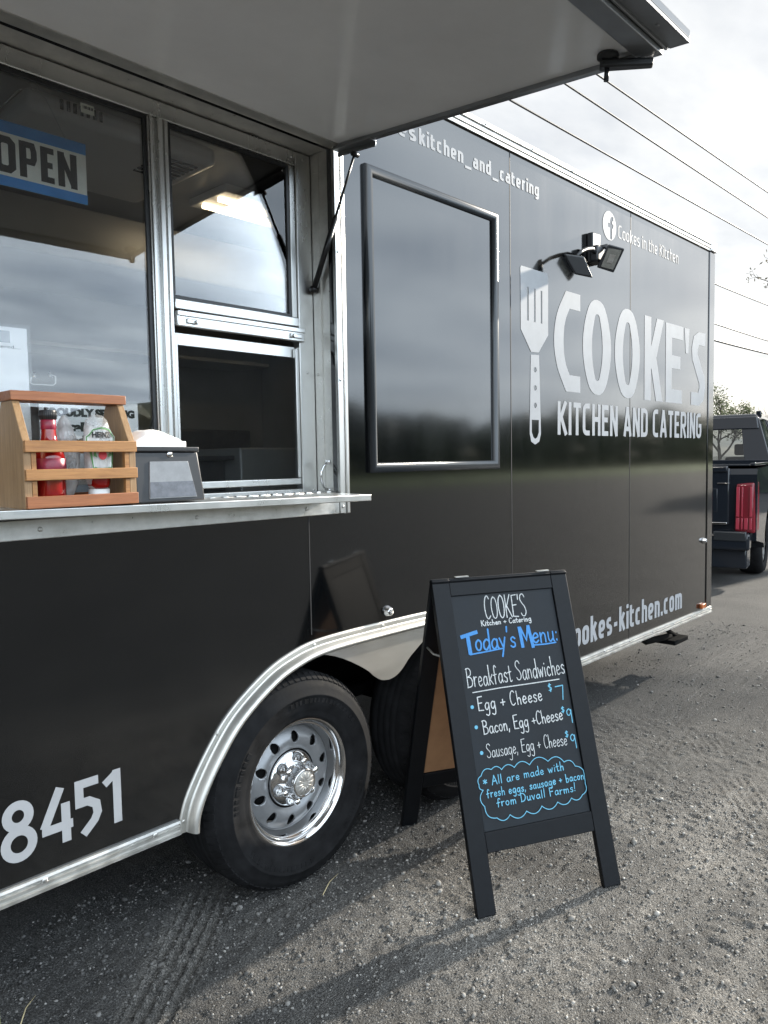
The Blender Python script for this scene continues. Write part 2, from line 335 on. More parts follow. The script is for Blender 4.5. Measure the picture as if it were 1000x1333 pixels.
def catmull(p, k=6):
    if len(p) < 3: return list(p)
    q = []; n = len(p)
    for i in range(n - 1):
        a, b, c, d = p[max(i - 1, 0)], p[i], p[i + 1], p[min(i + 2, n - 1)]
        for j in range(k):
            t = j / k
            q.append(tuple(0.5 * ((2 * b[m]) + (-a[m] + c[m]) * t + (2 * a[m] - 5 * b[m] + 4 * c[m] - d[m]) * t * t + (-a[m] + 3 * b[m] - 3 * c[m] + d[m]) * t ** 3) for m in (0, 1)))
    q.append(tuple(p[-1])); return q
class Ribbon:
    """flat pen strokes; every stroke lies a hair above the one before so that none are coplanar"""
    def __init__(s): s.v = []; s.f = []; s.z = 0.0
    def stroke(s, pts, w, cap=True, taper=0.0, close=False):
        P = [Vector(p) for p in pts]; P = [p for i, p in enumerate(P) if i == 0 or (p - P[i - 1]).length > 1e-6]
        if len(P) < 2: return
        n = len(P); base = len(s.v); L = []
        for i, p in enumerate(P):
            if close: d0, d1 = p - P[i - 1], P[(i + 1) % n] - p
            else:
                d0 = p - P[i - 1] if i else P[1] - P[0]; d1 = P[i + 1] - p if i < n - 1 else P[i] - P[i - 1]
            d0 = d0.normalized(); d1 = d1.normalized(); n0 = Vector((-d0.y, d0.x)); n1 = Vector((-d1.y, d1.x)); m = n0 + n1
            m = n0 if m.length < 0.2 else m.normalized(); k = min(1.6, 1 / max(0.3, m.dot(n0)))
            h = w / 2 * k
            z = s.z + i * 4e-7
            s.v.append((p.x + m.x * h, p.y + m.y * h, z)); s.v.append((p.x - m.x * h, p.y - m.y * h, z))
        for i in range(n - 1): s.f.append((base + 2 * i, base + 2 * i + 1, base + 2 * i + 3, base + 2 * i + 2))
        if close: s.f.append((base + 2 * n - 2, base + 2 * n - 1, base + 1, base))
        elif cap:
            for (i, sg) in ((0, -1), (n - 1, 1)):
                d = (P[1] - P[0]) if i == 0 else (P[-1] - P[-2]); d.normalize(); nn = Vector((-d.y, d.x)); b = len(s.v); a0 = base + 2 * i
                z = s.v[a0][2]
                for t in (30, 60, 90, 120, 150):
                    q = P[i] + (nn * math.cos(R(t)) + d * (sg * math.sin(R(t)))) * (w / 2); s.v.append((q.x, q.y, z))
                s.f.append((a0, b, b + 1, b + 2, b + 3, b + 4, a0 + 1))
        s.z += 3e-5
    def disc(s, c, r):
        b = len(s.v); s.v += [(c[0] + r * math.cos(2 * math.pi * k / 12), c[1] + r * math.sin(2 * math.pi * k / 12), s.z) for k in range(12)]; s.f.append(tuple(range(b, b + 12))); s.z += 3e-5
    def mesh(s, M):
        me = bpy.data.meshes.new('ink'); me.from_pydata(s.v, [], s.f); me.transform(M); return me

# ------------------------------------------------------------------ condensed sign lettering drawn as constant-width strokes
def fil(pts, r, close=False, n=5):
    P = [Vector(p) for p in pts]; L = len(P); o = []
    for i, p in enumerate(P):
        if not close and i in (0, L - 1): o.append(p.to_tuple()); continue
        a, b_ = P[i - 1] - p, P[(i + 1) % L] - p; k = min(r, a.length / 2.001, b_.length / 2.001); a = p + a.normalized() * k; b_ = p + b_.normalized() * k
        for j in range(n + 1): t_ = j / n; q = a * (1 - t_) ** 2 + p * (2 * t_ * (1 - t_)) + b_ * t_ ** 2; o.append(q.to_tuple())
    return o
def sans_glyph(c, t):
    h = t / 2; W_ = .44 - t; X = .72; hi, lo, CH, w2 = X - h, h, 1 - h, .50 - t
    stem = lambda x, top, bot=0: [(x, bot), (x, top)]
    O = ('o', fil([(0, hi), (W_, hi), (W_, lo), (0, lo)], .16, True))
    D = {'a': (W_, [fil([(.02, hi), (W_, hi), (W_, 0)], .15), ('o', fil([(0, .42), (W_, .42), (W_, lo), (0, lo)], .10, True))]),
    'c': (W_ * .9, [fil([(W_ * .95, hi), (0, hi), (0, lo), (W_ * .95, lo)], .17)]), 'd': (W_, [O, stem(W_, 1)]), 'e': (W_, [fil([(0, .34), (W_, .34), (W_, hi), (0, hi), (0, lo), (W_ * .95, lo)], .15)]),
    'g': (W_, [O, fil([(W_, X), (W_, -.24 + h), (.0, -.24 + h)], .16)]), 'h': (W_, [stem(0, 1), fil([(0, hi), (W_, hi), (W_, 0)], .17)]), 'i': (0, [stem(0, X), stem(0, 1, .84)]),
    'k': (W_, [stem(0, 1), [(W_, X), (h * .6, .36)], [(.10, .46), (W_ + .02, 0)]]), 'm': (W_ * 1.75, [stem(0, X), fil([(0, hi), (W_ * .875, hi), (W_ * .875, 0)], .15), fil([(W_ * .875, hi), (W_ * 1.75, hi), (W_ * 1.75, 0)], .15)]),
    'n': (W_, [stem(0, X), fil([(0, hi), (W_, hi), (W_, 0)], .17)]), 'o': (W_, [O]), 'r': (W_ * .62, [stem(0, X), fil([(0, .40), (0, hi), (W_ * .8, hi)], .16)]),
    's': (W_ * .85, [fil([(W_ * .85, hi), (0, hi), (0, .38), (W_ * .85, .34), (W_ * .85, lo), (-.02, lo)], .11)]), 't': (W_ * .62, [fil([(0, .92), (0, lo), (W_ * .85, lo)], .12), [(-h * 1.2, hi), (W_ * .8, hi)]]),
    '_': (.40, [[(-.06, -.14), (.46, -.14)]]), '.': (0, [stem(0, t * 1.05)]), '-': (.16, [[(-.04, .36), (.2, .36)]]), ' ': (.06, []),
    'A': (w2 + .06, [[(0, 0), (w2 / 2 + .02, 1)], [(w2 / 2 + .04, 1), (w2 + .06, 0)], [(.08, .26), (w2 - .02, .26)]]), 'C': (w2 * .92, [fil([(w2 * .97, CH), (0, CH), (0, lo), (w2 * .97, lo)], .2)]), 'D': (w2, [stem(0, 1), fil([(0, CH), (w2, CH), (w2, lo), (0, lo)], .2)]),
    'E': (w2 * .8, [stem(0, 1), [(0, CH), (w2 * .95, CH)], [(0, .52), (w2 * .85, .52)], [(0, lo), (w2 * .95, lo)]]), 'G': (w2, [fil([(w2 * .97, CH), (0, CH), (0, lo), (w2, lo), (w2, .5)], .2), [(w2 * .45, .5), (w2 + h, .5)]]), 'H': (w2, [stem(0, 1), stem(w2, 1), [(0, .52), (w2, .52)]]),
    'I': (0, [stem(0, 1)]), 'K': (w2, [stem(0, 1), [(w2 + .01, 1), (h * .6, .42)], [(.10, .56), (w2 + .03, 0)]]), 'N': (w2, [stem(0, 1), stem(w2, 1), [(.0, 1), (w2, 0)]]), 'R': (w2, [stem(0, 1), fil([(0, CH), (w2, CH), (w2, .46), (0, .46)], .16), [(w2 * .45, .46), (w2 + .02, 0)]]), 'T': (w2 * .9, [stem(w2 * .45, 1), [(-h * .7, CH), (w2 * .9 + h * .7, CH)]])}
    return D[c]
def sans(body, x0, x1, z0, z1, y, t=.15, gap=.10):
    rb = Ribbon(); x = t / 2
    for c in body:
        w_, st = sans_glyph(c, t)
        for q in st:
            cl_ = isinstance(q, tuple); q = q[1] if cl_ else q; rb.stroke([(x + a, b_) for a, b_ in q], t, cap=False, close=cl_)
        x += w_ + t + gap
    tot = x - gap - t / 2; v = np.array(rb.v); v[:, 0] = x0 + v[:, 0] * (x1 - x0) / tot; v[:, 1] = z0 + v[:, 1] * (z1 - z0); rb.v = v.tolist()
    return rb.mesh(wallmap(y))

# ------------------------------------------------------------------ pen alphabet: (width, strokes); cap height 1, x height 0.5, descender -0.4
G = {
'A': (.52, [[(.02, 0), (.25, 1)], [(.25, 1), (.5, 0)], [(.1, .36), (.42, .38)]]),
'B': (.5, [[(.08, 1), (.06, 0)], [(.03, .97), (.25, 1.0), (.4, .86), (.36, .64), (.1, .54)], [(.1, .54), (.34, .5), (.47, .3), (.38, .06), (.04, .0)]]),
'C': (.46, [[(.43, .86), (.34, .98), (.2, .94), (.08, .7), (.05, .4), (.11, .1), (.25, 0), (.42, .12)]]),
'D': (.5, [[(.07, 1), (.07, 0)], [(.02, .98), (.28, .95), (.45, .68), (.45, .32), (.3, .06), (.02, 0)]]),
'E': (.44, [[(.41, .99), (.06, .97)], [(.06, .97), (.05, .02)], [(.05, .02), (.43, 0)], [(.06, .52), (.35, .54)]]),
'F': (.42, [[(.41, .99), (.06, .97)], [(.06, .97), (.06, 0)], [(.06, .5), (.35, .52)]]),
'K': (.48, [[(.06, 1), (.06, 0)], [(.44, 1), (.08, .42)], [(.14, .5), (.47, 0)]]),
'M': (.7, [[(.04, 0), (.1, 1)], [(.1, 1), (.34, .22)], [(.34, .22), (.57, 1)], [(.57, 1), (.66, 0)]]),
'O': (.5, [[(.26, 1), (.1, .84), (.04, .48), (.12, .1), (.27, 0), (.42, .15), (.47, .55), (.4, .88), (.24, 1)]]),
'S': (.46, [[(.43, .86), (.33, 1), (.15, .97), (.07, .78), (.18, .6), (.35, .43), (.42, .2), (.3, .02), (.12, .02), (.03, .14)]]),
'T': (.5, [[(.0, .93), (.5, 1)], [(.26, .95), (.23, 0)]]),
'a': (.4, [[(.34, .42), (.2, .5), (.06, .34), (.06, .1), (.18, 0), (.33, .2), (.34, .45)], [(.34, .47), (.34, .14), (.4, .0)]]),
'b': (.38, [[(.06, 1), (.06, 0)], [(.06, .3), (.2, .5), (.34, .38), (.33, .1), (.18, 0), (.06, .1)]]),
'c': (.34, [[(.31, .42), (.2, .5), (.07, .36), (.06, .12), (.18, 0), (.32, .08)]]),
'd': (.4, [[(.34, .42), (.2, .5), (.06, .34), (.06, .1), (.18, 0), (.34, .2)], [(.35, 1), (.36, 0)]]),
'e': (.36, [[(.06, .24), (.31, .3), (.28, .46), (.17, .5), (.06, .34), (.07, .1), (.19, 0), (.33, .1)]]),
'f': (.32, [[(.32, .9), (.22, 1), (.14, .86), (.13, .4), (.12, 0)], [(.0, .48), (.28, .52)]]),
'g': (.4, [[(.34, .42), (.2, .5), (.06, .34), (.07, .1), (.2, .02), (.34, .24)], [(.35, .47), (.35, -.2), (.24, -.4), (.06, -.32)]]),
'h': (.38, [[(.06, 1), (.06, 0)], [(.06, .3), (.18, .48), (.3, .42), (.32, .2), (.32, 0)]]),
'i': (.14, [[(.07, .48), (.07, 0)], [(.07, .68), (.08, .72)]]),
'k': (.36, [[(.06, 1), (.06, 0)], [(.32, .5), (.08, .2)], [(.12, .26), (.34, 0)]]),
'l': (.14, [[(.07, 1), (.07, 0)]]),
'm': (.56, [[(.05, .5), (.06, 0)], [(.06, .3), (.16, .48), (.26, .4), (.27, 0)], [(.27, .3), (.37, .48), (.48, .4), (.5, 0)]]),
'n': (.38, [[(.05, .5), (.06, 0)], [(.06, .28), (.18, .48), (.3, .4), (.32, 0)]]),
'o': (.38, [[(.2, .5), (.08, .4), (.05, .2), (.14, .02), (.27, .04), (.34, .26), (.29, .44), (.18, .5)]]),
'r': (.3, [[(.05, .5), (.06, 0)], [(.06, .28), (.16, .46), (.29, .46)]]),
's': (.32, [[(.29, .42), (.19, .5), (.08, .42), (.12, .29), (.26, .2), (.26, .05), (.14, 0), (.04, .07)]]),
't': (.3, [[(.14, .85), (.14, .1), (.22, 0), (.29, .06)], [(.0, .5), (.28, .54)]]),
'u': (.38, [[(.05, .5), (.06, .14), (.16, 0), (.3, .16)], [(.32, .5), (.32, .1), (.37, 0)]]),
'v': (.34, [[(.03, .5), (.16, 0)], [(.16, 0), (.31, .5)]]),
'w': (.5, [[(.03, .5), (.14, 0)], [(.14, 0), (.25, .4)], [(.25, .4), (.35, 0)], [(.35, 0), (.47, .5)]]),
'y': (.36, [[(.04, .5), (.18, .08)], [(.34, .52), (.2, .0), (.08, -.4)]]),
'+': (.34, [[(.17, .54), (.17, .14)], [(.0, .33), (.34, .35)]]),
',': (.14, [[(.08, .06), (.03, -.16)]]),
"'": (.12, [[(.07, 1.02), (.05, .78)]]),
':': (.14, [[(.07, .42), (.07, .46)], [(.07, .04), (.07, .08)]]),
'!': (.14, [[(.08, 1), (.06, .3)], [(.06, .04), (.06, .07)]]),
'$': (.36, [[(.31, .8), (.18, .88), (.07, .74), (.18, .56), (.3, .42), (.22, .2), (.05, .24)], [(.2, 1.0), (.17, .05)]]),
'7': (.5, [[(.0, .96), (.46, 1)], [(.46, 1), (.32, 0)]]),
'9': (.42, [[(.36, .8), (.24, .98), (.08, .84), (.1, .6), (.24, .54), (.37, .78)], [(.37, .92), (.38, 0)]]),
'*': (.36, [[(.18, .8), (.18, .3)], [(.02, .7), (.34, .4)], [(.34, .7), (.02, .4)]]),
' ': (.26, []),
}
def pen(rb, s, p0, p1, cap, w, jit=0.012, gap=0.10):
    tot = sum(G[c][0] + gap for c in s) - gap; d = Vector((p1[0] - p0[0], p1[1] - p0[1])); sx = d.length / tot; d.normalize(); nrm = Vector((-d.y, d.x)); x = 0
    for c in s:
        g = G[c]; dy = random.uniform(-jit, jit) * cap; sc = 1 + random.uniform(-.04, .04); sk = random.uniform(-.02, .04)
        for st in g[1]:
            q = []
            for (a, b) in catmull(st, 5):
                v = Vector(p0) + d * ((x + a + sk * b) * sx) + nrm * (b * cap * sc + dy); q.append((v.x, v.y))
            rb.stroke(q, w * random.uniform(.9, 1.1))
        x += g[0] + gap

# ================================================================== GROUND
_tab = rng.random((256, 256))
def vn(x, y, s):
    x = np.asarray(x) / s + 91.7; y = np.asarray(y) / s + 37.3
    xi = np.floor(x).astype(int); yi = np.floor(y).astype(int); fx = x - xi; fy = y - yi
    fx = fx * fx * (3 - 2 * fx); fy = fy * fy * (3 - 2 * fy)
    a = _tab[xi % 256, yi % 256]; b = _tab[(xi + 1) % 256, yi % 256]; c = _tab[xi % 256, (yi + 1) % 256]; d = _tab[(xi + 1) % 256, (yi + 1) % 256]
    return (a * (1 - fx) + b * fx) * (1 - fy) + (c * (1 - fx) + d * fx) * fy - 0.5
def track(x, y, p, d, half, ribs, depth, s0, s1):
    d = np.array(d) / np.hypot(*d); rx, ry = x - p[0], y - p[1]; s = rx * d[0] + ry * d[1]; t = -rx * d[1] + ry * d[0] + 0.012 * np.sin(s * 3.0)
    m = np.clip((half - np.abs(t)) / 0.02, 0, 1) * np.clip((s - s0) / 0.1, 0, 1) * np.clip((s1 - s) / 0.1, 0, 1)
    rib = np.abs(((t / (2 * half) * ribs) % 1.0) - 0.5) * 2
    rib = np.clip((rib - 0.62) / 0.2, 0, 1)
    blk = 0.5 + 0.5 * np.sin(s * 2 * np.pi / 0.035 + np.floor(t / (2 * half) * ribs) * 1.7)
    return m * (-depth * 0.55 + depth * rib * (0.75 + .25 * blk)), m
def height(x, y):
    n = np.clip((np.minimum.reduce([x + 1.5, 5.0 - x, y + 2.1, 1.2 - y])) / 0.5, 0, 1)
    rough = 0.6 + 0.9 * np.clip(vn(x, y, 0.55) * 2 + 0.5, 0, 1)
    h = 0.010 * vn(x, y, 0.45) + rough * (0.0045 * vn(x, y, 0.09) + 0.0045 * vn(x + 5, y, 0.036) + 0.0060 * vn(x, y + 3, 0.019))
    msk = np.clip(vn(x + 9, y, 0.21) * 3 + .5, 0, 1); a, ma = track(x, y, (-0.68, -0.21), (0.43, 0.37), 0.085, 5, 0.019, -0.45, 0.68)
    b, mb_ = track(x, y, (1.05, -1.25), (0.80, 0.50), 0.10, 6, 0.009, -0.9, 1.5)
    c, mc = track(x, y, (1.0, -0.55), (0.85, 0.12), 0.09, 5, 0.008, -0.6, 2.2)
    h = h * (1 - 0.6 * ma) + a + (b + c) * msk * .5
    return h * n
def axis(a, b, st, lo, hi, g=1.16):
    v = list(np.arange(a, b + 1e-6, st)); s = st
    while v[-1] < hi: s *= g; v.append(v[-1] + s)
    s = st
    while v[0] > lo: s *= g; v.insert(0, v[0] - s)
    return np.array(v)
xs = axis(-1.25, 2.3, 0.009, -500, 700); ys = axis(-1.75, 0.3, 0.009, -600, 600)
X, Y = np.meshgrid(xs, ys); Zz = height(X, Y); nx, ny = len(xs), len(ys)
me = bpy.data.meshes.new('ground')
co = np.stack([X, Y, Zz], -1).reshape(-1, 3).astype(np.float32)
ii = np.arange(nx * ny).reshape(ny, nx); q = np.stack([ii[:-1, :-1], ii[:-1, 1:], ii[1:, 1:], ii[1:, :-1]], -1).reshape(-1, 4)
me.vertices.add(len(co)); me.vertices.foreach_set('co', co.ravel()); me.loops.add(q.size); me.loops.foreach_set('vertex_index', q.ravel().astype(np.int32))
me.polygons.add(len(q)); me.polygons.foreach_set('loop_start', np.arange(0, q.size, 4, dtype=np.int32)); me.polygons.foreach_set('loop_total', np.full(len(q), 4, dtype=np.int32))
me.update(); me.validate()
me.polygons.foreach_set('use_smooth', np.ones(len(q), dtype=bool))
m_ground, t, b = newmat('packed_gravel')
g = N(t, 'ShaderNodeNewGeometry')
def NZ(t, g, sc, det=5.0, ro=0.6, dist=0.0):
    n = N(t, 'ShaderNodeTexNoise', Scale=sc, Detail=det, Roughness=ro, Distortion=dist); t.links.new(g.outputs['Position'], n.inputs['Vector']); return n.outputs['Fac']
def ramp(t, f, stops):
    r = N(t, 'ShaderNodeValToRGB'); e = r.color_ramp.elements
    while len(e) < len(stops): e.new(0.5)
    for k, (p, c) in enumerate(stops): e[k].position = p; e[k].color = (*c, 1) if isinstance(c, tuple) else (c, c, c, 1)
    t.links.new(f, r.inputs[0]); return r.outputs[0]
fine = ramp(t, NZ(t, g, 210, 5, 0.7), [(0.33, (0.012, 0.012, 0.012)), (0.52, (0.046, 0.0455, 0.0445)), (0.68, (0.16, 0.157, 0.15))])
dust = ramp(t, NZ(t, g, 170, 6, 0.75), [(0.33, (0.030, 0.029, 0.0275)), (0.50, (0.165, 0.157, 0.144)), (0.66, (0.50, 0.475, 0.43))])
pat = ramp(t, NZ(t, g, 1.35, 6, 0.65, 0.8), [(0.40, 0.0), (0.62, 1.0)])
# the lot is dustier and paler away from the trailer; shade at left is put into its colour
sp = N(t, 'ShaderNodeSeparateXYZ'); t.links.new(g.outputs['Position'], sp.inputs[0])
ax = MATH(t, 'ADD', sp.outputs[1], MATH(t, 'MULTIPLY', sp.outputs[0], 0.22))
lft = N(t, 'ShaderNodeMapRange'); lft.inputs['From Min'].default_value = -.75; lft.inputs['From Max'].default_value = .15; t.links.new(sp.outputs[0], lft.inputs[0])  # painted shade: pale dust fades out towards the left
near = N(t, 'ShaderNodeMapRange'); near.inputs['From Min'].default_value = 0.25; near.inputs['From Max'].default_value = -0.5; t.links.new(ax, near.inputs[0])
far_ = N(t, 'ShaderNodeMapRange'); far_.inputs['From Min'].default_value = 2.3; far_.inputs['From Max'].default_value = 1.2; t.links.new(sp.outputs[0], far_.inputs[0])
band = N(t, 'ShaderNodeMapRange'); band.inputs['From Min'].default_value = -2.6; band.inputs['From Max'].default_value = -1.7; t.links.new(sp.outputs[1], band.inputs[0])  # unseen ground behind the camera, darkened to dim the wall's reflection
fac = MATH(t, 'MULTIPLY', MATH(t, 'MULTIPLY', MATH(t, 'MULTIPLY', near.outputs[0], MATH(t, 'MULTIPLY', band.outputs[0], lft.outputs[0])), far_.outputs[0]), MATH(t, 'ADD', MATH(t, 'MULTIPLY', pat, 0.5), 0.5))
tx_ = MATH(t, 'SUBTRACT', MATH(t, 'MULTIPLY', MATH(t, 'ADD', sp.outputs[1], .21), .758), MATH(t, 'MULTIPLY', MATH(t, 'ADD', sp.outputs[0], .68), .652))
ts_ = MATH(t, 'ADD', MATH(t, 'MULTIPLY', MATH(t, 'ADD', sp.outputs[0], .68), .758), MATH(t, 'MULTIPLY', MATH(t, 'ADD', sp.outputs[1], .21), .652))
tm_ = N(t, 'ShaderNodeMapRange'); tm_.inputs['From Min'].default_value = .105; tm_.inputs['From Max'].default_value = .065; t.links.new(MATH(t, 'ABSOLUTE', tx_), tm_.inputs[0])
te_ = N(t, 'ShaderNodeMapRange'); te_.inputs['From Min'].default_value = .72; te_.inputs['From Max'].default_value = .45; t.links.new(ts_, te_.inputs[0])
trk = MATH(t, 'MULTIPLY', MATH(t, 'MULTIPLY', tm_.outputs[0], te_.outputs[0]), .42)
mps = N(t, 'ShaderNodeMapping'); mps.inputs['Scale'].default_value = (1.1, 7.5, 1); mps.inputs['Rotation'].default_value = (0, 0, .35); t.links.new(g.outputs['Position'], mps.inputs[0])
nst = N(t, 'ShaderNodeTexNoise', Scale=1.0, Detail=5.0, Roughness=.6); t.links.new(mps.outputs[0], nst.inputs['Vector'])
strk = ramp(t, nst.outputs['Fac'], [(.42, 0.0), (.62, 1.0)])  # streaks of low sun painted into the gravel colour
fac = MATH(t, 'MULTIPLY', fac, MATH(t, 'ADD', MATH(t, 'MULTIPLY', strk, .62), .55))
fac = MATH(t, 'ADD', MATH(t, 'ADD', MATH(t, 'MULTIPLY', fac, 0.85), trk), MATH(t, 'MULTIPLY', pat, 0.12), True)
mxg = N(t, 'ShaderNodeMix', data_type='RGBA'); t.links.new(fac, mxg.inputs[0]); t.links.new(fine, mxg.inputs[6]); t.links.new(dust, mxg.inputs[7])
t.links.new(mxg.outputs[2], b.inputs['Base Color']); b.inputs['Roughness'].default_value = 0.9; b.inputs['Specular IOR Level'].default_value = 0.25
vo = N(t, 'ShaderNodeTexVoronoi', Scale=180.0); t.links.new(g.outputs['Position'], vo.inputs['Vector'])
hh = MATH(t, 'ADD', MATH(t, 'MULTIPLY', NZ(t, g, 240, 5, 0.7), 0.5), MATH(t, 'MULTIPLY', vo.outputs['Distance'], -0.35))
bp = N(t, 'ShaderNodeBump', Strength=1.0, Distance=0.013); t.links.new(hh, bp.inputs['Height']); t.links.new(bp.outputs[0], b.inputs['Normal'])
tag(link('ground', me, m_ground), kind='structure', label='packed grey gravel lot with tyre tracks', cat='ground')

# loose stones
ico = bmesh.new(); bmesh.ops.create_icosphere(ico, subdivisions=1, radius=1.0)
iv = np.array([v.co[:] for v in ico.verts]); jf = np.array([[v.index for v in f.verts] for f in ico.faces]); ico.free()
ns = 42000
px = np.where(rng.random(ns) < .72, rng.uniform(-1.15, 1.6, ns), rng.uniform(1.0, 5.0, ns)); py = rng.uniform(-1.75, 0.45, ns)
py = np.where((px > 1.6), rng.uniform(-1.6, .5, ns) , py)
sz = np.exp(rng.normal(math.log(0.0023), 0.45, ns)); sz = np.where(rng.random(ns) < .006, rng.uniform(.007, .012, ns), np.clip(sz, .0013, .008))
pz = height(px, py)
ang = rng.uniform(0, 6.28, ns); sc = rng.uniform(.65, 1.3, (ns, 3)) * np.array([1, 1, .7])
V = iv[None] * (1 + rng.uniform(-.28, .28, (ns, 12, 1))) * sc[:, None] * sz[:, None, None]
ca, sa = np.cos(ang)[:, None], np.sin(ang)[:, None]
V = np.stack([V[..., 0] * ca - V[..., 1] * sa + px[:, None], V[..., 0] * sa + V[..., 1] * ca + py[:, None], V[..., 2] + (pz + sz * .25)[:, None]], -1).reshape(-1, 3)
F = (jf[None] + (np.arange(ns) * 12)[:, None, None]).reshape(-1, 3)
me = bpy.data.meshes.new('gravel'); me.vertices.add(len(V)); me.vertices.foreach_set('co', V.astype(np.float32).ravel()); me.loops.add(F.size); me.loops.foreach_set('vertex_index', F.ravel().astype(np.int32))
me.polygons.add(len(F)); me.polygons.foreach_set('loop_start', np.arange(0, F.size, 3, dtype=np.int32)); me.polygons.foreach_set('loop_total', np.full(len(F), 3, dtype=np.int32)); me.update(); me.validate()
m_stone, t, b = newmat('loose_stone'); gi = N(t, 'ShaderNodeNewGeometry')
_sp = N(t, 'ShaderNodeSeparateXYZ'); t.links.new(gi.outputs['Position'], _sp.inputs[0])
_l = N(t, 'ShaderNodeMapRange'); _l.inputs['From Min'].default_value = -.75; _l.inputs['From Max'].default_value = .15; t.links.new(_sp.outputs[0], _l.inputs[0])  # stones at left darkened to match the shade painted there
_k = N(t, 'ShaderNodeMapRange'); _k.inputs['From Min'].default_value = .25; _k.inputs['From Max'].default_value = -.4; t.links.new(_sp.outputs[1], _k.inputs[0])
_mxs = N(t, 'ShaderNodeMix', data_type='RGBA'); t.links.new(MATH(t, 'MULTIPLY', _l.outputs[0], _k.outputs[0]), _mxs.inputs[0])
t.links.new(ramp(t, gi.outputs['Random Per Island'], [(0.0, (0.09, 0.085, 0.078)), (0.6, (0.20, 0.19, 0.172)), (0.95, (0.30, 0.285, 0.26)), (1.0, (0.45, 0.43, 0.39))]), _mxs.inputs[7]); t.links.new(_mxs.outputs[2], b.inputs['Base Color'])
t.links.new(ramp(t, gi.outputs['Random Per Island'], [(0.0, (0.025, 0.0245, 0.024)), (0.5, (0.075, 0.073, 0.07)), (0.93, (0.16, 0.155, 0.147)), (1.0, (0.24, 0.23, 0.215))]), _mxs.inputs[6]); b.inputs['Roughness'].default_value = 0.85
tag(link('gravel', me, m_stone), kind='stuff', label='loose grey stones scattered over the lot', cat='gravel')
# grass beyond the lot
m_grass = mat('mown_grass', (0.10, 0.145, 0.05), 0.9, var=0.5, vscale=0.35, bump=0.05, bscale=3)
mb = MB(); mb._add([(-300, -400, .03), (500, -400, .03), (500, -24, .03), (-300, -24, .03)], [(0, 1, 2, 3)])
tag(mb.build('grass_field', m_grass), kind='structure', label='mown grass field beyond the gravel lot', cat='grass')
mb = MB()
for k in range(104):
    x = rng.uniform(-30, 230); y = -44 - rng.uniform(0, 8) - max(0, x - 60) * 0.05; h = rng.uniform(2.6, 6.4) * (1 + max(0, x - 60) / 150); r = h * rng.uniform(.5, .75)
    if k >= 95: x = 29 + rng.uniform(0, 2); y = -7.5 + 1.4 * (k - 95); h = rng.uniform(4.2, 5.2); r = h * .3
    bm2 = bmesh.new(); bmesh.ops.create_icosphere(bm2, subdivisions=3, radius=1.0); off = Vector(rng.uniform(0, 50, 3))
    for v in bm2.verts:
        d = 1 + 0.55 * noise.noise(v.co * 1.6 + off) + 0.3 * noise.noise(v.co * 4.5 + off)
        v.co = Vector((v.co.x * r * d * 1.25 + x, v.co.y * r * d + y, max(0.02, (v.co.z * d + .8) * h / 1.9)))
    tmp = bpy.data.meshes.new('t'); bm2.to_mesh(tmp); bm2.free(); mb.bm.from_mesh(tmp); bpy.data.meshes.remove(tmp)
tag(mb.build('treeline', m_leaf2, recalc=False), kind='stuff', label='dark line of trees beyond the grass field', cat='trees')

# ================================================================== FOOD TRAILER
XL, XF, ZB, ZT, DEP = -2.45, 3.70, 0.378, 2.745, 2.25
tr = thing('food_trailer', 'long black food trailer with silver lettering and its serving hatch propped open', 'food trailer', (0.6, 1.1, 0))
fo_half = [(-.437, .338), (-.432, .385), (-.405, .453), (-.335, .559), (-.249, .654), (-.113, .745), (0, .787), (.101, .806), (.246, .812), (.44, .813)]
fo = catmull(fo_half, 4); fo = fo + [(.88 - x, z) for (x, z) in reversed(fo[:-1])]
fi_half = [(-.391, .338), (-.375, .40), (-.34, .47), (-.27, .565), (-.192, .648), (-.12, .705), (-.035, .748), (.03, .764), (.10, .764), (.205, .729), (.317, .667), (.36, .632), (.40, .609), (.44, .602)]
fi = catmull(fi_half, 3); fi = fi + [(.88 - x, z) for (x, z) in reversed(fi[:-1])]
arch = [(x + (.012 if x < .44 else -.012 if x > .44 else 0), z - .012) for (x, z) in fo]
WX0, WX1, WZ0, WZ1 = -2.15, .222, 1.2985, 2.462      # serving hatch opening
outl = [(XL, ZB), (arch[0][0], ZB)] + [p for p in arch if p[1] > ZB + .004] + [(arch[-1][0], ZB), (3.603, ZB), (3.603, ZT), (XL, ZT)]
wall = link('side_wall', plate([outl, [(WX0, WZ0), (WX0, WZ1), (WX1, WZ1), (WX1, WZ0)]], .02, 0), m_paint, tr)
mb = MB()                                              # panel joints: raised cover strips, a few mm wide
for (x, z0, z1) in ((.087, .83, 1.23), (1.289, ZB, ZT), (2.462, ZB, ZT), (-1.12, ZB, 1.23)):
    mb = MB(); mb.box((x - .0022, -.0012, z0), (x + .0022, .004, z1)); mb.build('panel_joint', m_seam, wall)
mb = MB(); mb.box((3.606, -.006, ZB), (XF, .05, ZT), .006); mb.box((3.668, .0, ZB), (XF - .002, .25, ZT)); mb.build('corner_post', m_paint, tr)
mb = MB(); mb.box((3.606, -.016, ZT + .002), (XF + .004, .06, ZT + .062), .004)
mb.dome((3.63, -.016, ZT + .05), .006); mb.dome((3.63, -.016, ZT + .015), .006); mb.build('corner_cap', m_alu, tr)
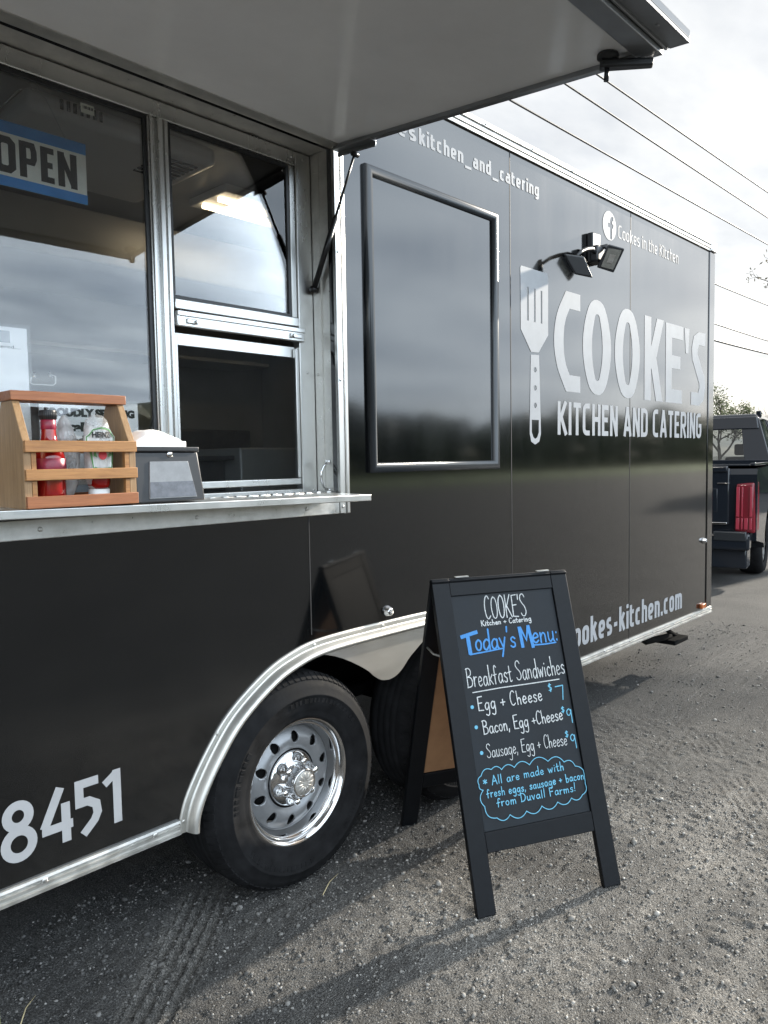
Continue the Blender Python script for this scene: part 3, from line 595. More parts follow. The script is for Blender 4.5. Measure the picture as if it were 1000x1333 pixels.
# roof edge rail: three ribs and a row of screws
mb = MB()
prof = [(0, -.002), (0, -.010), (.012, -.012), (.014, -.006), (.017, -.006), (.019, -.014), (.034, -.014), (.036, -.008), (.039, -.008), (.041, -.018), (.060, -.018), (.062, .0), (.062, .05)]
mb.sweep([(3.604, ZT), (XL, ZT)], prof, smooth=False)
for x in np.arange(-2.2, 3.6, .36): mb.dome((x + .05, -.018, ZT + .05), .0065)
mb.build('roof_rail', m_alu_old, tr)
mb = MB()
vs = []
for (y, z) in ((-.004, 2.806), (.35, 2.835), (1.1, 2.85), (1.9, 2.835), (DEP, 2.806)): vs.append((y, z))
for i in range(4):
    (y0, z0), (y1, z1) = vs[i], vs[i + 1]; mb._add([(XL, y0, z0), (XF, y0, z0), (XF, y1, z1), (XL, y1, z1)], [(0, 1, 2, 3)])
mb.build('roof', m_white_pl, tr)
mb = MB()
mb.box((XF - .03, .25, ZB), (XF - .002, DEP, 2.80)); mb.box((XL, .022, ZB), (XL + .03, DEP, 2.80)); mb.box((XL + .032, DEP - .03, ZB), (XF - .032, DEP - .002, 2.80)); mb.build('outer_shell', m_paint, tr)
# bottom rail: ribbed aluminium with screws, either side of the wheels
mb = MB()
prof = [(0, .003), (0, -.009), (.007, -.011), (.009, -.006), (.015, -.006), (.017, -.011), (.022, -.011), (.024, -.006), (.030, -.006), (.032, -.013), (.040, -.013), (.041, .03)]
for (a, b_) in ((XL, -.44), (1.32, XF)):
    mb = MB(); mb.sweep([(a, ZB + .001), (b_, ZB + .001)], prof, smooth=False)
    mb._add([(b_ if b_ < 0 else a, y, ZB + .001 - o) for (o, y) in prof], [tuple(range(len(prof)))])
    for x in (np.arange(a + .2, b_, .30) + .04 if a > 0 else (-.52, -.83, -1.13, -1.43, -1.73, -2.03)): mb.dome((x, -.008, ZB - .012), .0085)
    mb.build('bottom_rail', m_alu_old, tr)

# fender: flat flange, rolled bead, and the sheet between the wheels
mb = MB()
prof = [(-.004, .002), (-.004, -.005), (.002, -.007), (.015, -.007), (.0175, -.005), (.0195, -.018), (.025, -.034), (.033, -.042), (.041, -.041), (.047, -.030), (.049, -.012)]
mb.sweep(fo, prof)
for (x, z) in ((-.428, .372), (-.302, .598), (.092, .795), (.43, .803), (.79, .796), (1.18, .598)): mb.dome((x, -.007, z), .006)
fd = mb.build('fender', m_alu_fender, tr)
def inset(p, d):
    r = []
    for i, v in enumerate(p):
        a, c = Vector(p[max(i - 1, 0)]), Vector(p[min(i + 1, len(p) - 1)]); t_ = (c - a).normalized(); r.append((v[0] + t_.y * d, v[1] - t_.x * d))
    return r
ins = [p for p in inset(fo, .044) if -.03 < p[0] < .91]; fin = [p for p in fi if -.03 < p[0] < .91]
link('fender_skirt', plate([ins + list(reversed(fin))], .003, -.026), m_alu_fender, fd)
# underbody, wheel housing, axles, jack
mb = MB(); mb.box((XL + .04, .06, .36), (-.46, DEP - .06, .44)); mb.box((1.34, .06, .36), (XF - .04, DEP - .06, .44)); mb.box((-.46, .62, .36), (1.34, DEP - .06, .44))
mb.box((-.46, .025, .86), (1.34, .62, .88)); mb.box((-.478, .025, .36), (-.462, .62, .86)); mb.box((1.342, .025, .36), (1.358, .62, .86)); mb.box((-.46, .60, .44), (1.34, .618, .86))
mb.build('chassis', m_dark, tr)
mb = MB()
for x in (0, .88): mb.tube([(x, .1, .358), (x, DEP - .1, .358)], .035, 12); mb.build('axle', m_dark, tr); mb = MB()
mb.box((-.3, .33, .42), (1.2, .39, .47), .01); mb.tube([(.3, .36, .44), (.44, .36, .30), (.58, .36, .44)], .02, 8); mb.build('equaliser_bar', m_dark, tr)
mb = MB(); mb.box((2.72, .10, .30), (3.36, .18, .335), .008); mb.tube([(2.8, .14, .335), (3.0, .14, .24), (3.36, .14, .21)], .022, 8); mb.box((3.28, .07, .17), (3.50, .21, .20), .006); mb.tube([(3.1, .14, .35), (3.45, .14, .2)], .016, 8); mb.build('stabiliser_jack', m_dark, tr)
mb = MB(); mb.box((3.70, .02, .50), (3.745, .06, .62), .006); mb.hexa([(3.70, .02, .46), (3.72, .02, .46), (3.72, .06, .46), (3.70, .06, .46), (3.70, .02, .50), (3.745, .02, .50), (3.745, .06, .50), (3.70, .06, .50)]); mb.build('hitch_bracket', m_white_pl, tr)
# --- wheels
HZ = .358
mb = MB(); mb.lathe([(0, .02), (.10, .02), (.145, .03), (.15, .05), (.15, .14), (0, .14)], (0, 0, HZ), 'y', 36); wheel = mb.build('wheel', m_dark, tr)
mb = MB()
pr = [(.205, -.024), (.212, -.036), (.222, -.040), (.232, -.040), (.236, -.042), (.262, -.050), (.285, -.052), (.287, -.0545), (.291, -.0545), (.293, -.052), (.312, -.047), (.326, -.036), (.333, -.028), (.336, -.0265), (.343, -.018), (.349, -.006), (.3535, .004)]
for gy in (.030, .062, .094, .126): pr += [(.3565, gy - .004), (.3565, gy - .0035), (.347, gy - .003), (.347, gy + .003), (.3565, gy + .0035)]
pr += [(.3535, .156), (.349, .166), (.336, .186), (.30, .208), (.25, .205), (.205, .19)]
mb.lathe(pr, (0, 0, HZ), 'y', 96)
# shoulder lugs: shallow blocks round the edge of the tread
for k in range(84):
    a = 2 * math.pi * k / 84; ca_, sa_ = math.cos(a), math.sin(a); tx, tz = -sa_, ca_
    def pt(r, y, s_): return (r * ca_ + tx * s_, y, HZ + r * sa_ + tz * s_)
    w_ = .0088
    mb.hexa([pt(.334, -.0285, -w_), pt(.334, -.0285, w_), pt(.350, .003, w_), pt(.350, .003, -w_), pt(.338, -.0285, -w_), pt(.338, -.0285, w_), pt(.3565, .003, w_), pt(.3565, .003, -w_)])
for a0_, n_b in ((35, 17), (145, 9), (215, 15), (310, 8)):
    aa = R(a0_)
    for k in range(n_b):
        wv = random.uniform(.010, .020); c_, s_ = math.cos(aa), math.sin(aa)
        def pb(r, y, q_): return (r * c_ - s_ * q_, y, HZ + r * s_ + c_ * q_)
        mb.hexa([pb(.263, -.0500, -wv / 2), pb(.263, -.0500, wv / 2), pb(.279, -.0514, wv / 2), pb(.279, -.0514, -wv / 2), pb(.2635, -.0516, -wv / 2 + .001), pb(.2635, -.0516, wv / 2 - .001), pb(.2785, -.0530, wv / 2 - .001), pb(.2785, -.0530, -wv / 2 + .001)])
        aa += (wv + .006) / .27
mb.build('tyre', m_rubber, wheel)
# rim: dished disc with ten oval holes, and the barrel
rr0, rr1 = .085, .173
def dish(r): t_ = (r - rr0) / (rr1 - rr0); return .030 - .022 * math.sin(min(1, max(0, t_)) * math.pi) + .012 * max(0, t_ - .6)
rp = [rr0 + (rr1 - rr0) * k / 14 for k in range(15)]
mb = MB(); mb.lathe([(r, dish(r)) for r in rp] + [(r, dish(r) + .006) for r in reversed(rp)], (0, 0, HZ), 'y', 120, close=True); bmesh.ops.recalc_face_normals(mb.bm, faces=mb.bm.faces[:])
dme = bpy.data.meshes.new('disc'); mb.bm.to_mesh(dme); mb.bm.free(); dob = bpy.data.objects.new('disc', dme); COL.objects.link(dob)
mb = MB()
for k in range(10):
    a = 2 * math.pi * (k + .35) / 10; c_, s_ = math.cos(a), math.sin(a); ring_ = [(c_ * (.139 + .0185 * math.cos(q_)) - s_ * .0150 * math.sin(q_), s_ * (.139 + .0185 * math.cos(q_)) + c_ * .0150 * math.sin(q_)) for q_ in [2 * math.pi * j / 24 for j in range(24)]]
    mb._add([(x, -.05, HZ + z) for x, z in ring_] + [(x, .1, HZ + z) for x, z in ring_], [tuple(range(24)), tuple(reversed(range(24, 48)))] + [((q + 1) % 24, q, 24 + q, 24 + (q + 1) % 24) for q in range(24)])
bmesh.ops.recalc_face_normals(mb.bm, faces=mb.bm.faces[:]); cme = bpy.data.meshes.new('cut'); mb.bm.to_mesh(cme); mb.bm.free(); cob = bpy.data.objects.new('cut', cme); COL.objects.link(cob)
bo_ = dob.modifiers.new('b', 'BOOLEAN'); bo_.object = cob; bo_.operation = 'DIFFERENCE'; bo_.solver = 'EXACT'
dg_ = bpy.context.evaluated_depsgraph_get(); rme = bpy.data.meshes.new_from_object(dob.evaluated_get(dg_)); bpy.data.objects.remove(dob); bpy.data.objects.remove(cob)
mb = MB(); mb.bm.from_mesh(rme)
for f in mb.bm.faces: f.smooth = abs(f.normal.y) > .5
mb.lathe([(.172, .034), (.180, .030), (.186, .018), (.188, .06), (.19, .15), (.204, .17)], (0, 0, HZ), 'y', 64)
mb.build('rim', m_rimgrey, wheel)
mb = MB(); mb.lathe([(.173, .032), (.176, .024), (.180, .012), (.184, -.002), (.187, -.006), (.190, -.004), (.192, -.010), (.197, -.020), (.203, -.0275), (.209, -.0285), (.214, -.025), (.216, -.018), (.212, -.012)], (0, 0, HZ), 'y', 96); mb.build('trim_ring', m_chrome, wheel)
mb = MB(); mb.lathe([(.094, .034), (.093, .018), (.088, .012), (.070, .008), (.058, .004), (.050, -.006), (.046, -.030), (.0455, -.040), (.047, -.043), (.047, -.048), (.044, -.051), (.040, -.049)], (0, 0, HZ), 'y', 64)
for k in range(6):
    a = 2 * math.pi * (k + .28) / 6; c_ = Vector((.066 * math.cos(a), 0, HZ + .066 * math.sin(a)))
    mb.lathe([(.022, .016), (.0205, .002), (.017, -.006), (.0135, -.010), (.0125, -.026), (.009, -.033), (0, -.036)], c_, 'y', 14)
hub = mb.build('hub_cap', m_chrome, wheel)
mb = MB(); mb.lathe([(.0405, -.0485), (.03, -.0515), (0, -.0525)], (0, 0, HZ), 'y', 32)
for k in range(12):
    a = 2 * math.pi * k / 12; mb.tube([(.012 * math.cos(a), -.0525, HZ + .012 * math.sin(a)), (.036 * math.cos(a), -.0505, HZ + .036 * math.sin(a))], .0012, 5)
mb.build('emblem_disc', m_alu_old, hub)
def copy_tree(o, parent=None):
    c = o.copy(); COL.objects.link(c)
    if parent is not None:
        inv = o.matrix_parent_inverse.copy(); c.parent = parent; c.matrix_parent_inverse = inv
    for k in o.children: copy_tree(k, c)
    return c
w2 = copy_tree(wheel, tr); w2.location = (.88, 0, 0)
# --- lettering on the wall
def wallpart(name, me_, m=m_vinyl): return link(name, me_, m, wall)
YL = -.0012
wallpart('lettering', sans('cookes', .335, .665, 2.6045, 2.664, YL, .175))
wallpart('lettering', sans('kitchen_and_catering', .681, 1.523, 2.6045, 2.664, YL, .175))
wallpart('lettering', sans('Cookes in the Kitchen', 2.314, 3.103, 2.576, 2.645, YL, .115, .10))
wallpart('lettering', sans('KITCHEN AND CATERING', 1.686, 3.497, 1.522, 1.684, YL, .155, .085))
wallpart('lettering', sans('cookes-kitchen.com', 1.755, 3.205, .441, .580, YL, .17, .09))
# 8451, round-cornered strokes
rb = Ribbon(); d8 = lambda x, z: (x, z)
def ell(cx_, cz, rx, rz, a0, a1, n=20): return [(cx_ + rx * math.cos(R(a0 + (a1 - a0) * k / n)), cz + rz * math.sin(R(a0 + (a1 - a0) * k / n))) for k in range(n + 1)]
wd = .0232
rb.stroke(ell(-.884, .550, .0265, .0275, 0, 360, 26)[:-1], wd, close=True); rb.stroke(ell(-.884, .479, .0325, .0335, 0, 360, 26)[:-1], wd, close=True)
rb.stroke([(-.778, .588), (-.822, .492)], wd, cap=False); rb.stroke([(-.828, .4855), (-.748, .4855)], wd, cap=False); rb.stroke([(-.766, .545), (-.766, .441)], wd, cap=False)
rb.stroke([(-.676, .578), (-.729, .578), (-.729, .528), (-.705, .528), (-.684, .514), (-.681, .49), (-.69, .472), (-.722, .442)], wd, cap=False)
rb.stroke([(-.660, .556), (-.628, .578)], wd * .9, cap=False); rb.stroke([(-.6245, .589), (-.6245, .441)], wd, cap=False)
wallpart('lettering', rb.mesh(wallmap(YL)))
# COOKE'S in tall slanted-shoulder capitals
def bigO(x0, x1, z0, z1, s, ri=None):
    def lp(a0, a1, b0, b1, tf):
        w = a1 - a0; cx_ = (a0 + a1) / 2; h = b1 - b0
        pts = [(cx_ - w * tf, b1), (cx_ + w * tf, b1), (a1 - w * .07, b1 - h * .26), (a1, b1 - h * .5), (a1 - w * .07, b1 - h * .74), (cx_ + w * tf, b0), (cx_ - w * tf, b0), (a0 + w * .07, b1 - h * .74), (a0, b1 - h * .5), (a0 + w * .07, b1 - h * .26)]
        return pts
    return [fil(lp(x0, x1, z0, z1, .22), .075, True, 4), list(reversed(fil(lp(x0 + s, x1 - s, z0 + s * .74, z1 - s * .74, .16), .05, True, 4)))]
B0, B1 = 1.732, 2.218
shapes = []
shapes.append([fil([(1.765, 2.218), (1.675, 2.10), (1.647, 1.975), (1.675, 1.85), (1.765, 1.734)], .06) + [(1.905, 1.734), (1.905, 1.815)] + fil([(1.80, 1.815), (1.755, 1.875), (1.738, 1.975), (1.755, 2.075), (1.80, 2.137)], .05) + [(1.905, 2.137), (1.905, 2.218)]])
shapes.append(bigO(1.925, 2.239, B0, B1, .098)); shapes.append(bigO(2.271, 2.586, B0, B1, .098))
shapes.append([[(2.641, 1.733), (2.641, 2.212), (2.728, 2.212), (2.728, 2.04), (2.807, 2.212), (2.902, 2.212), (2.800, 1.985), (2.892, 1.733), (2.797, 1.733), (2.733, 1.92), (2.728, 1.91), (2.728, 1.733)]])
shapes.append([[(2.932, 1.733), (2.932, 2.206), (3.19, 2.206), (3.19, 2.125), (3.022, 2.125), (3.022, 2.02), (3.15, 2.02), (3.15, 1.942), (3.022, 1.942), (3.022, 1.815), (3.178, 1.815), (3.178, 1.733)]])
shapes.append([[(3.211, 2.205), (3.288, 2.205), (3.272, 2.05), (3.232, 2.05)]])
shapes.append([[(3.552, 2.204), (3.44, 2.204), (3.36, 2.17), (3.328, 2.09), (3.34, 2.02), (3.455, 1.875), (3.46, 1.85), (3.44, 1.815), (3.322, 1.815), (3.322, 1.733), (3.46, 1.733), (3.53, 1.77), (3.556, 1.85), (3.545, 1.92), (3.425, 2.06), (3.425, 2.09), (3.45, 2.122), (3.552, 2.122)]])
bmt = bmesh.new()
for s_ in shapes: bmt.from_mesh(fill(s_, .0008))
meb = bpy.data.meshes.new('big'); bmt.to_mesh(meb); bmt.free()
wallpart('lettering', xf(meb, wallmap(YL)))
# spatula emblem
head = [(1.367, 2.262), (1.374, 2.272), (1.594, 2.272), (1.601, 2.262), (1.601, 1.988), (1.516, 1.899), (1.452, 1.897), (1.368, 1.992)]
slots = [[(x, 2.035), (x + .013, 2.035), (x + .013, 2.185), (x, 2.185)] for x in (1.420, 1.478, 1.536)]
hand = [(1.450, 1.884), (1.520, 1.888), (1.532, 1.60), (1.534, 1.525), (1.520, 1.488), (1.485, 1.474), (1.451, 1.487), (1.438, 1.525), (1.440, 1.60)]
hol = [circle(1.486, z, .0125, 14) for z in (1.818, 1.735, 1.655)] + [[(1.456, 1.588), (1.516, 1.588), (1.516, 1.53), (1.502, 1.507), (1.485, 1.50), (1.470, 1.507), (1.456, 1.53)]]
bmt = bmesh.new(); bmt.from_mesh(fill([head] + slots, .0008)); bmt.from_mesh(fill([hand] + hol, .0008)); meb = bpy.data.meshes.new('sp'); bmt.to_mesh(meb); bmt.free()
wallpart('spatula_emblem', xf(meb, wallmap(YL)))
fx, fz = 2.213, 2.619
fl = [(fx + .004, fz - .066), (fx + .004, fz - .008), (fx - .018, fz - .008), (fx - .018, fz + .014), (fx + .004, fz + .014), (fx + .004, fz + .030), (fx + .012, fz + .046), (fx + .028, fz + .052), (fx + .042, fz + .051), (fx + .042, fz + .031), (fx + .032, fz + .031), (fx + .027, fz + .026), (fx + .027, fz + .014), (fx + .043, fz + .014), (fx + .039, fz - .008), (fx + .027, fz - .008), (fx + .027, fz - .066)]
wallpart('round_emblem', plate([circle(fx, fz, .0745, 40), fl], .0008, YL - .0004))
# --- framed blank panel
mb = MB(); rect = [(.375, 1.368), (.375, 2.452), (1.178, 2.452), (1.178, 1.368)]
mb.sweep(rect, [(0, .002), (0, -.010), (.003, -.017), (.010, -.021), (.020, -.022), (.029, -.019), (.034, -.013), (.036, -.006), (.0365, .002)], closed=True)
hp = mb.build('hatch_frame', m_paint_frame, tr)
mb = MB(); mb.box((.409, -.004, 1.402), (1.144, .0, 2.418)); mb.build('hatch_panel', m_paint, hp)
# --- opening trim
mb = MB()
mb.box((.2225, -.014, 1.283), (.2445, .001, 2.474), .002); mb.box((.2225, -.012, 1.232), (.2445, .001, 1.2815), .002); mb.box((.246, -.007, 1.230), (.2545, .001, 2.45), .001); mb.box((.256, -.011, 1.230), (.272, .001, 2.45), .0035)
for z in (2.12, 1.69, 1.255): mb.dome((.2335, -.014, z), .0055)
mb.build('hatch_side_trim', m_alu, tr)
mb = MB(); mb.box((WX0, -.009, 1.232), (.2215, .0, 1.2815), .002)
for x in (-.80, -.35, .07, -1.25, -1.7): mb.dome((x, -.009, 1.256), .0065)
mb.build('hatch_bottom_trim', m_alu_old, tr)
mb = MB()
mb.box((.2225, .021, WZ0), (.245, .16, WZ1 + .02)); mb.box((WX0 - .02, .021, WZ0), (WX0 - .001, .16, WZ1 + .02)); mb.box((WX0, .0, WZ1 + .001), (.2215, .16, WZ1 + .03), .003); mb.box((WX0, .021, WZ0 - .03), (.2215, .16, WZ0 - .0005))
mb.box((.2185, .060, WZ0 + .004), (.2222, .098, WZ1 - .004))
mb.dome((.2185, .083, 1.715), .005, (-1, 0, 0)); mb.dome((.2185, .083, 2.40), .005, (-1, 0, 0))
mb.build('hatch_jamb', m_alu_old, tr)
# --- serving window
FY = .100
mb = MB()
def bar(x0, x1, z0, z1, y0=FY, y1=.135, b_=.003): mb.box((x0, y0, z0), (x1, y1, z1), b_)
bar(.1515, .218, WZ0 + .003, WZ1 - .002); bar(WX0 + .002, -2.09, WZ0 + .003, WZ1 - .002)
bar(-2.088, .150, 2.412, WZ1 - .002); bar(-2.088, .150, WZ0 + .003, 1.319)
for xp in (-.398, -1.36):
    bar(xp, xp + .065, 1.3205, 2.4105, FY + .002); mb.box((xp + .003, FY - .006, 1.321), (xp + .013, FY + .004, 2.41), .002); mb.box((xp + .026, FY - .010, 1.321), (xp + .043, FY + .004, 2.41), .003); mb.box((xp + .05, FY - .005, 1.321), (xp + .062, FY + .004, 2.41), .002)
for (x, z) in ((.185, 1.72), (.185, 2.44), (-.36, 2.435), (-.36, 2.452), (.20, 1.312)): mb.dome((x, FY, z), .005)
mb.dome((.135, FY, 2.438), .005)
win = mb.build('serving_window', m_alu, tr)
mb = MB()
mb.box((-.331, FY - .004, 1.873), (.150, FY + .012, 1.904), .003); mb.box((-.331, FY - .012, 1.822), (.165, FY + .006, 1.868), .003); mb.box((-.331, FY - .016, 1.852), (.165, FY - .011, 1.868), .002)
mb.box((-.300, FY - .018, 1.832), (-.262, FY - .012, 1.846), .002); mb.tube([(-.268, FY - .014, 1.838), (-.268, FY - .026, 1.838)], .006, 10)
mb.box((.10, FY - .018, 1.832), (.15, FY - .012, 1.846), .002); mb.tube([(.112, FY - .014, 1.838), (.112, FY - .026, 1.838)], .006, 10)
mb.box((-.325, FY + .022, 1.770), (.148, FY + .036, 1.808), .002)
mb.box((.128, FY + .006, 1.905), (.150, FY + .03, 2.410), .002)
sash = mb.build('sash', m_alu, win)
mb = MB(); mb.box((-.33, FY + .004, 1.334), (.150, FY + .02, 1.356), .003); mb.box((.136, FY + .004, 1.358), (.150, FY + .02, 1.80), .002); mb.box((-.332, FY + .004, 1.358), (-.322, FY + .02, 1.80), .002)
sf = mb.build('screen_frame', m_alu, win)
mb = MB(); mb.box((-.321, FY + .010, 1.357), (.135, FY + .012, 1.768)); mb.build('insect_screen', m_screen, sf)
mb = MB(); mb.box((-.331, FY + .014, 1.905), (.127, FY + .018, 2.410)); mb.build('glass_pane', m_glass, win)
mb = MB(); mb.box((-1.294, FY + .014, 1.320), (-.399, FY + .018, 2.410)); mb.build('glass_pane', m_glass, win)
mb = MB(); mb.box((-2.089, FY + .014, 1.320), (-1.361, FY + .018, 2.410)); mb.build('glass_pane', m_glass, win)
mb = MB()                                                  # rubber gaskets round the panes
for (x0, x1, z0, z1) in ((-.331, .127, 1.905, 2.411), (-1.294, -.399, 1.320, 2.411)):
    mb = MB(); mb.sweep([(x0, z0), (x0, z1), (x1, z1), (x1, z0)], [(0, FY + .013), (0, FY + .008), (.010, FY + .008), (.012, FY + .013)], closed=True, smooth=False); mb.build('gasket', m_black_plastic, win)
# --- shelf
mb = MB(); zl, zr = 1.3225, 1.3032
def shz(x): return 1.318 - .0131 * (x + .961)
xa, xb = WX0 + .05, .184
mb.hexa([(xa, -.2, shz(xa) - .022), (xb, -.2, shz(xb) - .021), (xb, -.002, 1.290), (xa, -.002, 1.290), (xa, -.2, shz(xa)), (xb, -.2, shz(xb)), (xb, -.002, 1.305), (xa, -.002, 1.311)], .0025)
shelf = mb.build('serving_shelf', m_alu, tr)
mb = MB(); mb.tube([(xa, .006, 1.3055), (.215, .006, 1.3045)], .0055, 8)
for k in range(46):
    x = .19 - k * .047; mb.box((x - .018, -.003, 1.3015), (x, .0145, 1.3115), .002)
mb.build('shelf_hinge', m_alu, shelf)
# --- grab handle on the jamb
mb = MB(); hx = .2180
for y in (.043,):
    mb.tube([(hx, y, 1.408), (hx - .018, y + .003, 1.396), (hx - .028, y + .004, 1.375), (hx - .028, y + .004, 1.345), (hx - .018, y + .003, 1.324), (hx, y, 1.312)], .004, 10)
mb.box((hx - .004, .033, 1.402), (hx + .0035, .053, 1.418), .003); mb.box((hx - .004, .033, 1.308), (hx + .0035, .053, 1.318), .003)
mb.build('grab_handle', m_chrome, tr)
# --- awning (the raised hatch door)
A0 = Vector((0, -.004, 2.474)); A1 = Vector((0, -1.193, 2.372)); ad = (A1 - A0).normalized(); an = Vector((0, -ad.z, ad.y)); an = -an if an.z > 0 else an    # an: downwards
AL = (A1 - A0).length
def apt(x, s, d): v = A0 + ad * s + an * d; return (x, v.y, v.z)
def aslab(mb_, x0, x1, s0, s1, d0, d1, bev=.0):
    mb_.hexa([apt(x0, s0, d1), apt(x1, s0, d1), apt(x1, s1, d1), apt(x0, s1, d1), apt(x0, s0, d0), apt(x1, s0, d0), apt(x1, s1, d0), apt(x0, s1, d0)], bev)
mb = MB(); aslab(mb, WX0, .212, .012, AL - .11, .0, .012); awn = mb.build('awning', m_awn, tr)
mb = MB(); aslab(mb, WX0 - .04, .252, .004, AL - .001, -.022, -.002, .003); mb.build('awning_skin', m_paint, awn)
mb = MB(); aslab(mb, .212, .234, .02, AL - .055, .0, .024, .002); aslab(mb, WX0 - .02, .2115, AL - .11, AL - .055, .0, .024, .002); aslab(mb, WX0 - .03, .240, AL - .053, AL - .047, -.001, .012, .001)
aslab(mb, WX0 - .04, .252, AL - .047, AL, -.0015, .006, .001); aslab(mb, .236, .252, .06, AL - .048, -.0015, .004, .001)
for x in (.13, -.22, -.6, -1.0):
    q_ = apt(x, AL - .024, .006); mb.dome(q_, .005, an)
mb.build('awning_frame', m_awnf, awn)
mb = MB(); mb.tube([(WX0, -.006, 2.470), (.225, -.006, 2.470)], .0125, 12)
aslab(mb, WX0, .214, .004, .05, .0125, .0155)
mb.build('awning_hinge', m_alu_old, awn)
mb = MB(); aslab(mb, .203, .2345, .025, .20, .0245, .029, .001); aslab(mb, .2305, .2345, .025, .20, .029, .044, .001); mb.dome((.2345, *apt(0, .11, .037)[1:]), .006, (1, 0, 0)); mb.build('strut_bracket', m_awnf, awn)
s0 = Vector((.205, .080, 2.005)); s1 = Vector((.208, -.128, 2.402)); sm = s0.lerp(s1, .55)
mb = MB(); mb.tube([s0, sm], .0095, 14); mb.tube([sm, sm + (s1 - s0) * .012], .0065, 10); mb.lathe([(0, -.012), (.011, -.012), (.011, .014), (0, .014)], s0, 'x', 14); st = mb.build('gas_strut', m_rod, tr)
mb = MB(); mb.tube([sm, s1], .0042, 10); mb.lathe([(0, -.01), (.008, -.01), (.008, .016), (0, .016)], s1, 'x', 12); mb.build('strut_rod', m_chrome if False else m_rod, st)
lc = Vector(apt(.175, AL - .165, .012))
mb = MB(); fr3 = (ad, Vector((1, 0, 0)), an)
mb.lathe([(0, 0), (.024, 0), (.026, .004), (.026, .010), (.021, .014), (.012, .016), (.010, .030), (0, .030)], lc, fr3, 20)
p1 = lc + an * .026
V8 = []
for d_ in (.034, .016):
    for (a_, b_) in ((-.018, -.016), (.105, -.010), (.105, .014), (-.018, .018)): v = lc + an * d_ + (Vector((1, 0, 0)) * .5 + ad * .86).normalized() * a_ + (Vector((1, 0, 0)) * .86 - ad * .5).normalized() * b_; V8.append(tuple(v))
mb.hexa(V8, .005, 2); mb.tube([lc + an * .03, lc + an * .062], .006, 10)
mb.build('awning_latch', m_black_plastic, awn)
# --- small fittings on the wall
def lock(x, z):
    mb = MB(); mb.lathe([(0, .002), (.021, .002), (.021, -.004), (.017, -.010), (.015, -.018), (.012, -.022), (0, -.022)], (x, 0, z), 'y', 20)
    for k in range(6): a = k * math.pi / 3; mb.tube([(x + .010 * math.cos(a), -.0225, z + .010 * math.sin(a)), (x + .003 * math.cos(a), -.0225, z + .003 * math.sin(a))], .0014, 5)
    return mb.build('round_latch', m_chrome, tr)
lock(.462, .852); lock(3.555, .842)
mb = MB(); mb.box((3.50, -.020, .389), (3.575, .0, .420), .005); mb.build('marker_light', m_amber, tr)
# flood light: bracket and two lamps
mb = MB(); mb.box((1.975, -.032, 2.385), (2.055, .0, 2.535), .006); mb.box((1.945, -.075, 2.38), (2.015, -.030, 2.46), .010)
mb.tube([(1.965, -.055, 2.425), (1.90, -.065, 2.43), (1.829, -.075, 2.413), (1.766, -.085, 2.39), (1.70, -.095, 2.352)], [.013, .012, .010, .009, .008], 8)
mb.tube([(1.99, -.06, 2.45), (2.02, -.08, 2.462), (2.01, -.11, 2.42)], .013, 8)
flood = mb.build('flood_light', m_black_plastic, tr)
def lamphead(Q, n_, shrink, dep):
    Q = [Vector(q) for q in Q]; n_ = Vector(n_).normalized(); c = sum(Q, Vector()) / 4
    bk = [c + (q - c) * shrink - n_ * dep for q in Q]
    mb = MB(); mb.hexa([tuple(v) for v in bk] + [tuple(v) for v in Q], .007, 2)
    for k in (.2, .4, .6, .8): a = bk[0].lerp(bk[1], k); d = bk[3].lerp(bk[2], k); mb.tube([a.lerp(d, .12) - n_ * .004, a.lerp(d, .88) - n_ * .004], .004, 5)
    return mb, Q, n_, c
lq = [(1.946, -0.0667, 2.3462), (2.0119, -0.1267, 2.3194), (2.0019, -0.1916, 2.4256), (1.9416, -0.1349, 2.4477)]
mb, Q, n_, c_ = lamphead(lq, (-.70, -.58, -.42), .82, .035)
lh = mb.build('lamp_head', m_black_plastic, flood)
L4 = [Vector(q) for q in ((1.9581, -0.0851, 2.3515), (2.002, -0.1267, 2.3357), (1.9937, -0.1765, 2.4182), (1.9477, -0.1294, 2.4301))]
mb = MB(); mb.hexa([tuple(v + n_ * .001) for v in L4] + [tuple(v + n_ * .003) for v in L4]); mb.build('lamp_lens', m_lens, lh)
mb = MB(); cc_ = sum(L4, Vector()) / 4; In = [cc_ + (v - cc_) * .45 + n_ * .0045 for v in L4]; mb._add([tuple(v) for v in In], [(0, 1, 2, 3)]); mb.build('reflector', m_alu_old, lh)
lq2 = [(1.6778, -0.0998, 2.2652), (1.734, -0.1618, 2.2464), (1.6907, -0.1402, 2.3421), (1.6282, -0.0695, 2.3571)]
mb, Q, n_, c_ = lamphead(lq2, (-.75, -.62, -.2), 1.0, .022)
lh = mb.build('lamp_head', m_black_plastic, flood)
mb = MB(); Q2 = [c_ + (q - c_) * .8 - n_ * .024 for q in Q]; mb.hexa([tuple(v - n_ * .002) for v in Q2] + [tuple(v) for v in Q2]); mb.build('lamp_lens', m_lens, lh)
